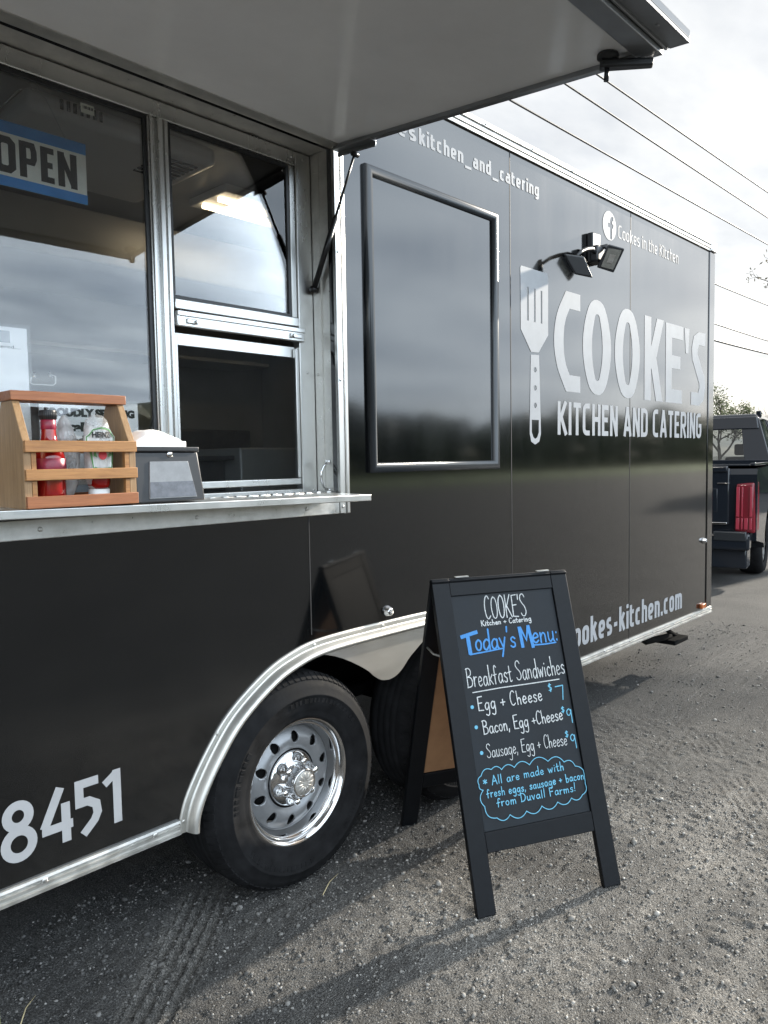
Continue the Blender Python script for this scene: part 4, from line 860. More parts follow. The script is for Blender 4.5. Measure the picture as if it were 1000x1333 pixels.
# --- inside of the trailer
mb = MB(); mb.box((XL + .04, .165, 2.60), (XF - .04, DEP - .04, 2.62)); mb.build('inner_ceiling', m_inceil, tr)
mb = MB(); mb.box((XL + .04, DEP - .06, .46), (XF - .04, DEP - .04, 2.598)); mb.box((1.6, .17, .46), (1.63, DEP - .065, 2.598)); mb.box((XL + .04, .17, .46), (XL + .06, DEP - .065, 2.598))
mb.box((XL + .065, .1615, 2.43), (1.595, .185, 2.598)); mb.box((.246, .1615, .895), (1.595, .185, 2.425)); mb.box((XL + .065, .1615, .895), (.2455, .185, 1.28)); mb.build('inner_wall', m_inwall, tr)
mb = MB(); mb.box((XL + .07, .19, .885), (1.59, DEP - .07, .894)); mb.build('inner_floor', m_dark, tr)
mb = MB(); mb.box((-1.9, 1.55, 1.28), (1.5, 2.16, 1.33), .006); mb.box((-1.85, 1.60, .90), (1.45, 2.15, 1.279)); mb.build('kitchen_counter', m_indark, tr)
for (a_, b_, v_) in (((-.2, 1.6, 1.335), (.35, 2.1, 1.72), .02), ((.5, 1.65, 1.335), (1.1, 2.1, 1.60), .015), ((-1.2, 1.7, 1.335), (-.5, 2.1, 1.9), .02)):
    mb = MB(); mb.box(a_, b_, v_); mb.build('kitchen_appliance', m_indark, tr)
mb = MB(); mb.tube([(.40, 1.52, 1.40), (.40, 1.52, 1.62), (.40, 1.50, 1.65), (.40, 1.42, 1.66)], .012, 8); mb.tube([(.40, 1.42, 1.66), (.40, 1.42, 1.63)], .016, 8); mb.build('tap', m_alu, tr)
mb = MB(); mb.box((.40, .80, .90), (1.05, 1.30, 1.478), .01); mb.build('work_cabinet', m_inwall, tr)
mb = MB(); mb.box((-.6, .82, 1.425), (.385, 1.28, 1.445), .004); mb.box((-.55, .86, 1.00), (.36, .88, 1.424)); mb.build('prep_table', m_indark, tr)
for (x_, y_, r_2, h_2) in ((.10, 1.0, .03, .13), (.20, 1.08, .035, .09), (-.02, 1.05, .028, .16)):
    mb = MB(); mb.lathe([(0, 0), (r_2, 0), (r_2, h_2 * .7), (r_2 * .5, h_2 * .85), (r_2 * .5, h_2), (0, h_2)], (x_, y_, 1.446), 'z', 16); mb.build('kitchen_container', m_inwall, tr)
mb = MB(); mb.box((-1.8, 1.85, 2.0), (1.4, 2.16, 2.02), .003); mb.box((-1.8, 1.40, 2.32), (1.4, 2.16, 2.55), .01); mb.build('extractor_hood', m_inwall, tr)
mb = MB(); mb.box((-.55, .55, 2.53), (.15, 1.15, 2.599), .025)
ac = mb.build('ceiling_vent_unit', m_white_pl, tr)
mb = MB()
for k in range(7): mb.tube([(-.44 + k * .022, .5475, 2.555), (-.44 + k * .022, .5475, 2.585)], .006, 6)
for k in range(7): mb.box((-.06, .60 + k * .03, 2.526), (.10, .615 + k * .03, 2.531))
mb.build('vent_grille', m_dark, ac)
for (x, y) in ((.55, .62), (.55, .72)):
    pass
mb = MB(); mb.box((.38, .82, 2.565), (1.10, 1.10, 2.599), .008); lf = mb.build('ceiling_light', m_white_pl, tr)
for y_ in (.90, 1.02): mb = MB(); mb.tube([(.40, y_, 2.553), (1.08, y_, 2.553)], .012, 10); mb.build('light_tube', m_tube, lf)

# ================================================================== THINGS AT THE WINDOW
# hanging sign
ys = .165
t0 = thing('open_sign', 'white and blue sign reading OPEN hung on a cord inside the window', 'sign', (-.69, ys, 2.13))
mb = MB(); mb.box((-.838, ys, 2.137), (-.555, ys + .003, 2.302), .001); sb = mb.build('sign_board', m_signwhite, t0)
for (a_, b_) in ((2.272, 2.302), (2.137, 2.163)): mb = MB(); mb.box((-.838, ys - .0008, a_), (-.555, ys, b_)); mb.build('colour_band', m_blue, sb)
rb = Ribbon(); z0, z1 = 2.171, 2.263; w_ = .0185
def rbox(x0, x1, a, b, r): return [(x0 + r, b), (x1 - r, b), (x1, b - r), (x1, a + r), (x1 - r, a), (x0 + r, a), (x0, a + r), (x0, b - r)]
h_ = w_ / 2
rb.stroke(rbox(-.800 + h_, -.746 - h_, z0 + h_, z1 - h_, .008), w_, close=True)
rb.stroke([(-.737 + h_, z0), (-.737 + h_, z1)], w_, cap=False); rb.stroke([(-.737 + h_, z1 - h_ * .8), (-.694 - h_, z1 - h_ * .8), (-.690 - h_, z1 - .022), (-.690 - h_, z0 + .052), (-.694 - h_, z0 + .042), (-.737 + h_, z0 + .042)], w_ * .85, cap=False)
rb.stroke([(-.682 + h_, z0), (-.682 + h_, z1)], w_, cap=False)
for z in (z0 + h_ * .85, (z0 + z1) / 2, z1 - h_ * .85): rb.stroke([(-.682 + h_, z), (-.646 - (.004 if z == (z0 + z1) / 2 else 0), z)], w_ * .85, cap=False)
rb.stroke([(-.636 + h_, z0), (-.636 + h_, z1)], w_, cap=False); rb.stroke([(-.583 - h_, z0), (-.583 - h_, z1)], w_, cap=False); rb.stroke([(-.636 + h_, z1 - .004), (-.583 - h_, z0 + .004)], w_ * .8, cap=False)
link('lettering', rb.mesh(wallmap(ys - .0012)), m_ink, sb)
mb = MB(); mb.tube([(-.81, ys + .001, 2.292), (-.735, ys - .012, 2.385), (-.70, ys - .02, 2.398), (-.665, ys - .012, 2.385), (-.605, ys + .001, 2.292)], .0011, 5)
mb.tube([(-.70 + .011 * math.cos(a), ys - .022, 2.402 + .011 * math.sin(a)) for a in [2 * math.pi * k / 14 for k in range(14)]], .0016, 6, closed=True); mb.tube([(-.70, ys - .02, 2.411), (-.705, ys - .02, 2.425), (-.705, .125, 2.428)], .0016, 6); mb.build('cord', m_alu, t0)
# notices in the window
def notice(name, label, x0, x1, z0, z1, y):
    t_ = thing(name, label, 'notice', ((x0 + x1) / 2, y, z0))
    mb = MB(); mb.box((x0, y, z0), (x1, y + .001, z1)); p_ = mb.build('sheet', m_paper, t_)
    mb = MB(); mb.box((x0 - .008, y - .0012, z0 - .008), (x1 + .008, y - .0004, z1 + .008)); mb.build('plastic_sleeve', m_clear, t_); return t_, p_
n1_, p1_ = notice('paper_notice', 'tall white sheet taped inside the glass above the wooden caddy', -.99, -.757, 1.46, 1.768, .121)
link('lettering', fit_text('catered....', -.845, -.775, 1.714, 1.722, .1205, ref='d', offs=0.0), m_ink, p1_)
mb = MB(); mb.box((-.93, .1202, 1.728), (-.80, .1208, 1.758)); mb.build('picture_print', m_indark, p1_)
n2_, p2_ = notice('paper_notice', 'landscape white notice reading PROUDLY SERVING behind the caddy', -.735, -.452, 1.36, 1.588, .121)
link('lettering', fit_text('PROUDLY SERVING', -.722, -.463, 1.545, 1.568, .1205, ref='P', offs=.075), m_ink, p2_)
link('lettering', fit_text('locally', -.688, -.585, 1.505, 1.531, .1205, ref='l', offs=.075), m_ink, p2_)
link('lettering', fit_text('produced', -.690, -.535, 1.468, 1.494, .1205, ref='d', offs=.075), m_ink, p2_)
# wire hook with suction cups
t_ = thing('wire_hook', 'bent white wire hook with suction cups stuck inside the window', 'hook', (-.71, .125, 1.63))
mb = MB(); mb.tube([(-.748, .128, 1.645), (-.750, .134, 1.632), (-.742, .134, 1.628), (-.690, .134, 1.628), (-.682, .134, 1.634), (-.682, .132, 1.652), (-.694, .128, 1.655)], .0016, 6); mb.build('wire', m_white_pl, t_)
for x, z in ((-.738, 1.652), (-.697, 1.656)): mb = MB(); mb.lathe([(0, .010), (.003, .008), (.004, .004), (.009, -.001)], (x, .122, z), 'y', 12); mb.build('suction_cup', m_clear, t_)
mb = MB(); mb.box((-.585, .1213, 2.367), (-.547, .1218, 2.392)); o = mb.build('barcode_sticker', m_signwhite); tag(o, 'small white barcode sticker inside the top of the window', 'sticker')
mb = MB(); xx = -.579
for k in range(9): mb.box((xx, .1206, 2.3785), (xx + .0012 + .0009 * (k % 3), .1211, 2.386)); xx += .0032
mb.build('bar_pattern', m_ink, o)

# condiment caddy
cz = 1.3172; cx0, cx1, cyf, cyb = -.905, -.637, -.196, -.038
cad = thing('condiment_caddy', 'slatted wooden caddy holding sauce bottles on the serving shelf', 'caddy', (-.77, -.12, cz))
def sidep(x0, x1, nm, m_):
    mb = MB(); prof = [(cyf + .002, cz), (cyb - .002, cz), (cyb - .002, cz + .15), (-.082, cz + .243), (-.144, cz + .243), (cyf + .002, cz + .15)]
    A = [(x0, y, z) for (y, z) in prof]; B = [(x1, y, z) for (y, z) in prof]; n = len(A)
    mb._add(A + B, [tuple(range(n - 1, -1, -1)), tuple(range(n, 2 * n))] + [(k, (k + 1) % n, n + (k + 1) % n, n + k) for k in range(n)]); bmesh.ops.recalc_face_normals(mb.bm, faces=mb.bm.faces[:]); bmesh.ops.bevel(mb.bm, geom=mb.bm.edges[:], offset=.0012, segments=1, affect='EDGES')
    return mb.build(nm, m_, cad)
sidep(cx0, cx0 + .017, 'end_panel', m_woods); sidep(cx1 - .017, cx1, 'end_panel', m_woods)
for (y0, y1) in ((cyf - .008, cyf + .0015), (cyb - .0015, cyb + .008)):
    for (za, zb_, m_) in ((0.0005, .0275, m_woodr), (.063, .088, m_wood), (.126, .152, m_wood)):
        mb = MB(); mb.box((cx0 + .001, y0, cz + za), (cx1 - .001, y1, cz + zb_), .0015); mb.build('slat', m_, cad)
mb = MB(); mb.box((cx0 - .004, -.150, cz + .2435), (cx1 + .004, -.076, cz + .2655), .002); mb.build('carry_rail', m_woodr, cad)
mb = MB(); mb.box((cx0 + .0175, cyf + .002, cz + .003), (cx1 - .0175, cyb - .002, cz + .011)); mb.build('base_board', m_wood, cad)
for (a_, b_) in ((cx0 + .0175, cx0 + .028), (cx1 - .028, cx1 - .0175)): mb = MB(); mb.box((a_, cyf + .0020, cz + .012), (b_, cyf + .014, cz + .15)); mb.build('corner_post', m_wood, cad)
bz = cz + .0115
# upright ketchup bottle
kx, ky = -.826, -.145
kb = thing('ketchup_bottle', 'upright red ketchup bottle with a black screw cap in the caddy', 'ketchup bottle', (kx, ky, bz))
mb = MB(); mb.lathe([(0, 0), (.028, 0), (.032, .004), (.033, .012), (.033, .030), (.0335, .06), (.0338, .085), (.033, .105), (.030, .122), (.0235, .136), (.0185, .146), (.0165, .16), (.0155, .175), (.0150, .190), (0, .190)], (kx, ky, bz), 'z', 32); mb.build('bottle', m_ketchup, kb)
mb = MB(); mb.lathe([(.0345, .062), (.0352, .063), (.0354, .10), (.0345, .101)], (kx, ky, bz), 'z', 32); mb.build('label', m_labelpink, kb); mb = MB(); mb.lathe([(.0168, .168), (.0174, .169), (.0166, .190), (.0160, .1905)], (kx, ky, bz), 'z', 24); mb.build('neck_label', m_labelpink, kb)
mb = MB(); pf = []
mb.lathe([(0, .190), (.017, .190), (.0185, .191), (.0185, .210), (.0175, .212), (0, .212)], (kx, ky, bz), 'z', 28)
for k in range(28): a = 2 * math.pi * k / 28; mb.tube([(kx + .0186 * math.cos(a), ky + .0186 * math.sin(a), bz + .192), (kx + .0186 * math.cos(a), ky + .0186 * math.sin(a), bz + .209)], .0009, 5)
mb.build('cap', m_black_plastic, kb)
# upside-down squeeze bottles
def squeeze(kx, ky, label, body, col_label, clear):
    o = thing('squeeze_bottle', label, 'squeeze bottle', (kx, ky, bz)); sx, sy = .032, .024
    def ring(prof, m_, nm, par, f=1.0):
        mb = MB(); n = 36; rings = []
        for (r, h) in prof:
            if r == 0: rings.append([mb.bm.verts.new((kx, ky, bz + h))])
            else: rings.append([mb.bm.verts.new((kx + r * sx * f * math.copysign(abs(math.cos(a)) ** .8, math.cos(a)), ky + r * sy * f * math.copysign(abs(math.sin(a)) ** .8, math.sin(a)), bz + h)) for a in [2 * math.pi * k / n for k in range(n)]])
        for A, B in zip(rings, rings[1:]):
            for k in range(n):
                vs = (A[0], B[(k + 1) % n], B[k]) if len(A) == 1 else (A[k], A[(k + 1) % n], B[0]) if len(B) == 1 else (A[k], A[(k + 1) % n], B[(k + 1) % n], B[k])
                f_ = mb.bm.faces.new(vs); f_.smooth = True
        return mb.build(nm, m_, par)
    ring([(0, 0), (.72, 0), (.76, .003), (.76, .0245), (.72, .0262), (0, .0262)], m_white_pl, 'cap', o)
    ring([(0, .0265), (.70, .0265), (.82, .038), (.95, .058), (1.0, .085), (.98, .12), (.98, .15), (.92, .175), (.78, .192), (.45, .203), (0, .206)], body, 'bottle', o)
    if clear: ring([(0, .027), (.66, .029), (.78, .042), (.9, .062), (.93, .10), (.92, .128), (.88, .14), (.3, .146), (0, .143)], m_mayo, 'contents', o)
    return o
sq1 = squeeze(-.712, -.150, 'clear squeeze bottle with a white keystone label standing on its cap', m_milky, m_label, True)
bmg = bmesh.new(); bmesh.ops.create_icosphere(bmg, subdivisions=5, radius=1.0)
for v in bmg.verts:
    d_ = 1 + .16 * abs(noise.noise(v.co * 2.2)) + .12 * abs(noise.noise(v.co * 5 + Vector((3, 1, 2)))) - .10 * abs(noise.noise(v.co * 9)); pz_ = (v.co.z + 1) / 2; w_ = 1.0 if pz_ < .6 else 1 - .35 * (pz_ - .6) / .4
    v.co = Vector((-.765 + v.co.x * .030 * d_ * w_, -.092 + v.co.y * .036 * d_ * w_, bz + .001 + pz_ * .205 * (.94 + .06 * d_)))
mb = MB(); mb.bm.free(); mb.bm = bmg
for f in bmg.faces: f.smooth = True
tag(mb.build('plastic_bag', m_milky), 'crumpled clear plastic bag stuffed in the caddy between the bottles', 'bag')
ly = -.150 - .0252
key = [(-.736, 1.402), (-.686, 1.402), (-.682, 1.470), (-.674, 1.470), (-.674, 1.481), (-.680, 1.486), (-.690, 1.500), (-.712, 1.505), (-.733, 1.500), (-.743, 1.486), (-.749, 1.481), (-.749, 1.470), (-.741, 1.470)]
def bend(me_, cx_, depth):
    for v in me_.vertices: v.co.y += ((v.co.x - cx_) / .032) ** 2 * depth
    return me_
lb = link('label', bend(plate([key], .0006, ly - .001), -.712, .009), m_label, sq1)
kin = [(x * .93 + -.712 * .07, 1.455 + (z - 1.455) * .93) for x, z in key]
bo = link('label_border', bend(plate([[( -.712 + (x + .712) * .955, 1.455 + (z - 1.455) * .955) for x, z in key], list(reversed([(-.712 + (x + .712) * .90, 1.455 + (z - 1.455) * .90) for x, z in key]))], .0003, ly - .0016), -.712, .009), m_green, sq1)
link('lettering', bend(fit_text('HEINZ', -.735, -.690, 1.478, 1.492, ly - .0018, ref='H', offs=.03), -.712, .009), m_ink, lb)
link('tomato_print', bend(plate([circle(-.712, 1.436, .0105, 18)], .0003, ly - .0018), -.712, .009), m_tomato, lb)
mb = MB()
for sx_ in (-1, 1): mb._add([(-.712 + sx_ * .014, ly - .0012, 1.43), (-.712 + sx_ * .022, ly + .001, 1.435), (-.712 + sx_ * .019, ly, 1.452)], [(0, 1, 2)])
mb.build('leaf_print', m_green, lb)
mb = MB(); mb.lathe([(0, .027), (.021, .027), (.026, .036), (.028, .052), (.028, .060), (0, .064)], (-.712, -.150, bz), 'z', 24)
mb.build('sauce_residue', m_ketchup, sq1)
# napkin dispenser
def zs(x): return shz(x) + .0006
nx0, nx1, nyf, nyb = -.632, -.440, -.186, -.05
nd = thing('napkin_dispenser', 'black plastic napkin dispenser with a smoked window beside the caddy', 'napkin dispenser', (-.535, -.12, zs(-.53)))
nz = zs(-.63) + .001
mb = MB()
mb.hexa([(nx0, nyf + .002, nz), (nx1 + .006, nyf + .002, nz), (nx1 + .006, nyb, nz), (nx0, nyb, nz), (nx0 + .001, nyf + .012, nz + .128), (nx1 - .008, nyf + .012, nz + .128), (nx1 - .008, nyb, nz + .128), (nx0 + .001, nyb, nz + .128)], .004)
mb.box((nx0 - .001, nyf + .006, nz + .1285), (nx1 - .006, nyb + .002, nz + .141), .003)
mb.build('housing', m_black_plastic, nd)
mb = MB(); e_ = .0025
fz0, fz1 = nz + .010, nz + .104
def fy(z): return nyf + .002 + (z - nz) / .128 * .010
fp = [(nx0 + .034, fz0), (nx1 - .020, fz0), (nx1 - .040, fz1), (nx0 + .042, fz1)]
mb.hexa([(fp[0][0], fy(fz0) - e_, fz0), (fp[1][0], fy(fz0) - e_, fz0), (fp[1][0], fy(fz0) + .001, fz0), (fp[0][0], fy(fz0) + .001, fz0), (fp[3][0], fy(fz1) - e_, fz1), (fp[2][0], fy(fz1) - e_, fz1), (fp[2][0], fy(fz1) + .001, fz1), (fp[3][0], fy(fz1) + .001, fz1)], .001)
m_face = mat('grey_napkin_window', (0.20, 0.205, 0.21), 0.18, var=.15, vscale=30)
mb.build('front_window', m_face, nd)
mb = MB(); mb.hexa([(fp[0][0] + .002, fy(fz0) - .0032, fz0 + .003), (fp[1][0] - .002, fy(fz0) - .0032, fz0 + .003), (fp[1][0] - .002, fy(fz0) - .0027, fz0 + .003), (fp[0][0] + .002, fy(fz0) - .0027, fz0 + .003), (fp[0][0] + .005, fy(fz0 + .042) - .0032, fz0 + .042), (fp[1][0] - .010, fy(fz0 + .042) - .0032, fz0 + .042), (fp[1][0] - .010, fy(fz0 + .042) - .0027, fz0 + .042), (fp[0][0] + .005, fy(fz0 + .042) - .0027, fz0 + .042)])
m_nap2 = mat('napkins_seen_through', (0.10, 0.105, 0.12), 0.2, var=.35, vscale=45); mb.build('napkin_shape', m_nap2, nd)
mb = MB(); mb.lathe([(0, -.004), (.007, -.003), (.009, .0), (.009, .01)], ((nx0 + nx1) / 2 + .005, nyf + .011, nz + .122), 'y', 16); mb.build('lock', m_chrome, nd)
# folded napkins on top
mb = MB(); n = 14
gx = [(-.628 + .152 * k / n) for k in range(n + 1)]; gy = [(-.165 + .115 * k / n) for k in range(n + 1)]; tz = nz + .1415
grid = [[None] * (n + 1) for _ in range(n + 1)]
for i in range(n + 1):
    for j in range(n + 1):
        u, v = i / n, j / n; hgt = .040 * (1 - abs(2 * u - 1) ** 2.2) * (1 - .35 * abs(2 * v - 1) ** 2) + .006 + .0035 * noise.noise(Vector((u * 4, v * 4, 3)))
        if u == 1 or u == 0: hgt = .008 + .006 * u
        grid[i][j] = mb.bm.verts.new((gx[i] + .004 * noise.noise(Vector((v * 5, 0, u))), gy[j], tz + hgt))
for i in range(n):
    for j in range(n): f = mb.bm.faces.new((grid[i][j], grid[i + 1][j], grid[i + 1][j + 1], grid[i][j + 1])); f.smooth = True
r = bmesh.ops.extrude_edge_only(mb.bm, edges=[e for e in mb.bm.edges if e.is_boundary])
for v in [g_ for g_ in r['geom'] if isinstance(g_, bmesh.types.BMVert)]: v.co.z = tz
tag(mb.build('paper_napkins', m_paper), 'loose fold of white paper napkins lying on the dispenser', 'napkins')

# ================================================================== SANDWICH BOARD
BO = Vector((.23347, -.57532, 0)); BY, BT, BW, BH = -.46812, .31427, .5266, 1.058
bu = Vector((math.cos(BY), math.sin(BY), 0)); bb = Vector((-math.sin(BY), math.cos(BY), 0)); bv = Vector((0, 0, math.cos(BT))) + bb * math.sin(BT); bn = bu.cross(bv)
Mf = Matrix((bu, bv, bn)).transposed().to_4x4(); Mf.translation = BO
bv2 = Vector((0, 0, math.cos(BT))) - bb * math.sin(BT); BO2 = BO + bb * (2 * BH * math.sin(BT) + .012); bn2 = bu.cross(bv2)
Mb = Matrix((bu, bv2, bn2)).transposed().to_4x4(); Mb.translation = BO2
brd = thing('sandwich_board', 'black wooden A-frame chalkboard with a handwritten breakfast menu', 'menu board', tuple(BO + bu * BW / 2 + bb * .33))
for (MM, sgn) in ((Mf, -1), (Mb, 1)):
    w0, w1 = (-.021, 0) if sgn < 0 else (0, .021)
    for (a, b_) in ((0, .064), (BW - .064, BW)):
        mb = MB(); mb.T = MM; mb.box((a, .002, w0), (b_, BH, w1), .0025); mb.build('leg', m_board, brd)
    for (a, b_) in ((.997, BH - .001), (.179, .241)):
        mb = MB(); mb.T = MM; mb.box((.0645, a, w0 + .001), (BW - .0645, b_, w1 - .001), .002); mb.build('rail', m_board, brd)
    mb = MB(); mb.T = MM
    mb.box((.0645, .2415, -.013 if sgn < 0 else .003), (BW - .0645, .9965, -.008 if sgn < 0 else .008)); pan = mb.build('chalk_panel', m_chalkboard, brd)
    mb = MB(); mb.T = MM; mb.box((.066, .243, -.016 if sgn < 0 else .0085), (BW - .066, .995, -.0135 if sgn < 0 else .0125)); mb.build('hardboard_lining', m_hard, brd)
    if sgn < 0: face = pan
for u_ in (.09, .41):
    mb = MB(); tp = BO + bu * u_ + bv * BH; tp2 = BO2 + bu * u_ + bv2 * BH
    mb.hexa([tuple(p) for p in (tp + Vector((0, 0, .001)) + bn * -.0, tp + bu * .05 + Vector((0, 0, .001)), tp2 + bu * .05 + Vector((0, 0, .001)), tp2 + Vector((0, 0, .001)), tp + Vector((0, 0, .004)), tp + bu * .05 + Vector((0, 0, .004)), tp2 + bu * .05 + Vector((0, 0, .004)), tp2 + Vector((0, 0, .004)))])
    mb.build('hinge', m_alu_old, brd)
for u_ in (.012, BW - .012):
    mb = MB(); pA = BO + bu * u_ + bv * .80 - bn * .022; pB = BO2 + bu * u_ + bv2 * .80 + bn2 * -.002; mb.tube([pA, pA.lerp(pB, .5) - Vector((0, 0, .012)), pB], .004, 6); mb.build('spreader_arm', m_alu_old, brd)
Mi = Mf @ Matrix.Translation((0, 0, -.0074))
rw, rbl, rcy = Ribbon(), Ribbon(), Ribbon(); rbl.z = .0006; rcy.z = .0003
pen(rw, "COOKE'S", (.184, .910), (.346, .908), .077, .0035, .0, .05)
pen(rw, "Kitchen + Catering", (.164, .888), (.358, .889), .018, .0032, .03)
pen(rw, "Breakfast Sandwiches", (.079, .690), (.456, .697), .062, .0033, .02, .07)
rw.stroke([(.094, .673), (.2, .677), (.32, .678), (.428, .680)], .0034)
pen(rw, "Egg + Cheese", (.106, .612), (.350, .617), .046, .0036); pen(rw, "Bacon, Egg +Cheese", (.112, .536), (.416, .545), .044, .0034, .02, .07); pen(rw, "Sausage, Egg + Cheese", (.112, .462), (.416, .462), .043, .0024, .02, .07)
# heading in thick blue marker
pen(rbl, "oday's", (.128, .808), (.284, .806), .068, .0062, .01, .05); pen(rbl, "enu:", (.350, .812), (.452, .812), .066, .0055, .01, .06)
rbl.stroke([(.080, .857), (.145, .870)], .0125, cap=False); rbl.stroke([(.106, .862), (.108, .797)], .014, cap=False)
rbl.stroke([(.306, .873), (.309, .800)], .0125, cap=False); rbl.stroke([(.309, .871), (.327, .825), (.340, .874)], .0085, cap=False); rbl.stroke([(.341, .875), (.349, .796)], .012, cap=False)
rbl.stroke([(.106, .797), (.17, .801), (.234, .806)], .0048); rbl.stroke([(.351, .805), (.40, .804), (.441, .806)], .0048)
for (u_, v_) in ((.086, .627), (.090, .562), (.096, .480)): rcy.disc((u_, v_), .0062)
pen(rcy, "$", (.381, .640), (.397, .642), .028, .0032, 0); pen(rcy, "7", (.410, .611), (.443, .611), .049, .0034, 0)
pen(rcy, "$", (.416, .566), (.430, .566), .022, .0030, 0); pen(rcy, "9", (.432, .531), (.455, .531), .046, .0034, 0)
pen(rcy, "$", (.415, .484), (.429, .484), .022, .0030, 0); pen(rcy, "9", (.431, .447), (.454, .447), .046, .0034, 0)
pen(rcy, "* All are made with", (.086, .377), (.388, .384), .027, .0030, .03); pen(rcy, "fresh eggs, sausage + bacon", (.092, .341), (.459, .345), .026, .0030, .03); pen(rcy, "from Duvall Farms!", (.122, .309), (.418, .312), .026, .0030, .03)
cl = [(0.081, 0.367), (0.069, 0.385), (0.081, 0.411), (0.12, 0.425), (0.157, 0.419), (0.204, 0.419), (0.261, 0.419), (0.332, 0.42), (0.392, 0.409), (0.432, 0.39), (0.4605, 0.372), (0.459, 0.328), (0.441, 0.297), (0.397, 0.293), (0.343, 0.289), (0.282, 0.286), (0.224, 0.28), (0.163, 0.279), (0.115, 0.277), (0.078, 0.317)]
cc = Vector((.27, .35))
for i in range(len(cl)):
    a, b_ = Vector(cl[i]), Vector(cl[(i + 1) % len(cl)]); d = b_ - a; nrm = Vector((-d.y, d.x)); nrm = -nrm if nrm.dot((a + b_) / 2 - cc) < 0 else nrm
    bul = .26 if i not in (9, 10) else .12
    if b_.x > .455 and a.x > .455: bul = .02
    rcy.stroke([(a + d * t_ + nrm * (bul * 4 * t_ * (1 - t_))).to_tuple() for t_ in [k / 10 for k in range(11)]], .0026)
link('lettering', rw.mesh(Mi), m_chalk, face); link('lettering', rbl.mesh(Mi), m_chalkblue, face); link('lettering', rcy.mesh(Mi), m_chalkcyan, face)

# ================================================================== PICKUP TRUCK
hd = R(10); corner = Vector((6.90, .70, 0)); fwd = Vector((math.cos(hd), math.sin(hd), 0)); lf_ = Vector((-math.sin(hd), math.cos(hd), 0))
PO = corner - fwd * .10 + lf_ * .98
MT = Matrix((fwd, lf_, Vector((0, 0, 1)))).transposed().to_4x4(); MT.translation = PO
tk = thing('pickup_truck', 'black pickup truck with tall red tail lamps parked beyond the trailer', 'pickup truck', tuple(PO))
def tm(): m_ = MB(); m_.T = MT; return m_
def xprism(pts, y0, y1, bev=.0, seg=2):
    m_ = tm(); A = [(x, y0, z) for (x, z) in pts]; B = [(x, y1, z) for (x, z) in pts]; n = len(pts)
    vs, fs = m_._add(A + B, [tuple(range(n)), tuple(reversed(range(n, 2 * n)))] + [((k + 1) % n, k, n + k, n + (k + 1) % n) for k in range(n)])
    if bev:
        es = [e for e in m_.bm.edges if len(e.link_faces) == 2 and e.calc_face_angle(0) > .5]
        r = bmesh.ops.bevel(m_.bm, geom=es, offset=bev, segments=seg, affect='EDGES', profile=.5)
        for f in r['faces']: f.smooth = True
    return m_
def archp(cx_, r): return [(cx_ + r * math.cos(a), .36 + r * math.sin(a)) for a in [math.pi - math.pi * k / 12 for k in range(13)]]
side = [(.12, .50), (.12, .62), (.10, 1.20), (.14, 1.26), (2.0, 1.29), (4.15, 1.26), (4.3, 1.20), (5.55, 1.10), (5.72, .98), (5.75, .45), (5.2, .42)]
side = side + list(reversed(archp(4.72, .46))) + [(4.2, .36), (1.75, .36)] + list(reversed(archp(1.22, .46))) + [(.70, .42)]
body = xprism(side, -.98, .98, .085, 4).build('body', m_truck, tk)
for (a, b_) in ((.1, 2.0),):
    m_ = tm(); m_.box((.16, -.90, 1.288), (1.95, .90, 1.306), .006); m_.box((.16, -.955, 1.29), (1.95, -.905, 1.32), .01); m_.box((.16, .905, 1.29), (1.95, .955, 1.32), .01); m_.build('bed_cover', m_truck, tk)
m_ = tm(); m_.box((.075, -.72, .66), (.118, .72, 1.27), .02, 3); m_.box((.055, -.70, 1.225), (.16, .70, 1.292), .018, 3); m_.box((.066, -.60, .80), (.078, .60, 1.05), .006); tg = m_.build('tailgate', m_truck, tk)
m_ = tm(); m_.box((.055, -.70, .665), (.072, .70, .690), .005); m_.box((.062, -.715, 1.10), (.07, -.6, 1.112), .002); m_.build('chrome_strip', m_chrome, tg)
m_ = tm(); m_.box((-.02, -.93, .40), (.14, .93, .58), .03, 3); m_.box((-.05, -.55, .53), (.10, .55, .585), .01); m_.box((.05, -.90, .20), (.30, .90, .42), .02); m_.build('rear_bumper', m_truck, tk)
m_ = tm(); m_.box((-.028, -.90, .50), (.06, -.58, .60), .012); m_.build('bumper_cap', mat('dark_steel_bumper', (0.05, 0.055, 0.06), 0.3, 0.6), tk)
for s_ in (-1, 1):
    m_ = tm(); m_.hexa([(.058, s_ * .775, .60), (.075, s_ * .965, .575), (.24, s_ * .992, .60), (.24, s_ * .775, .60), (.072, s_ * .785, 1.10), (.088, s_ * .955, 1.115), (.23, s_ * .988, 1.13), (.24, s_ * .785, 1.10)], .022, 3)
    tl_ = m_.build('tail_lamp', m_tail, tk)
    m_ = tm()
    for yy, ww in ((.788, .030), (.838, .014), (.868, .034), (.918, .022)):
        for (za, zb_) in ((.62, .74), (.755, 1.07)):
            if za > .7 and ww > .03: continue
            m_.hexa([(.050 + (za - .6) * .022, s_ * yy, za), (.050 + (za - .6) * .022, s_ * (yy + ww), za), (.07, s_ * (yy + ww), za), (.07, s_ * yy, za), (.050 + (zb_ - .6) * .03, s_ * yy, zb_), (.050 + (zb_ - .6) * .03, s_ * (yy + ww), zb_), (.09, s_ * (yy + ww), zb_), (.09, s_ * yy, zb_)], .003)
    m_.build('lamp_element', m_tailc, tl_)
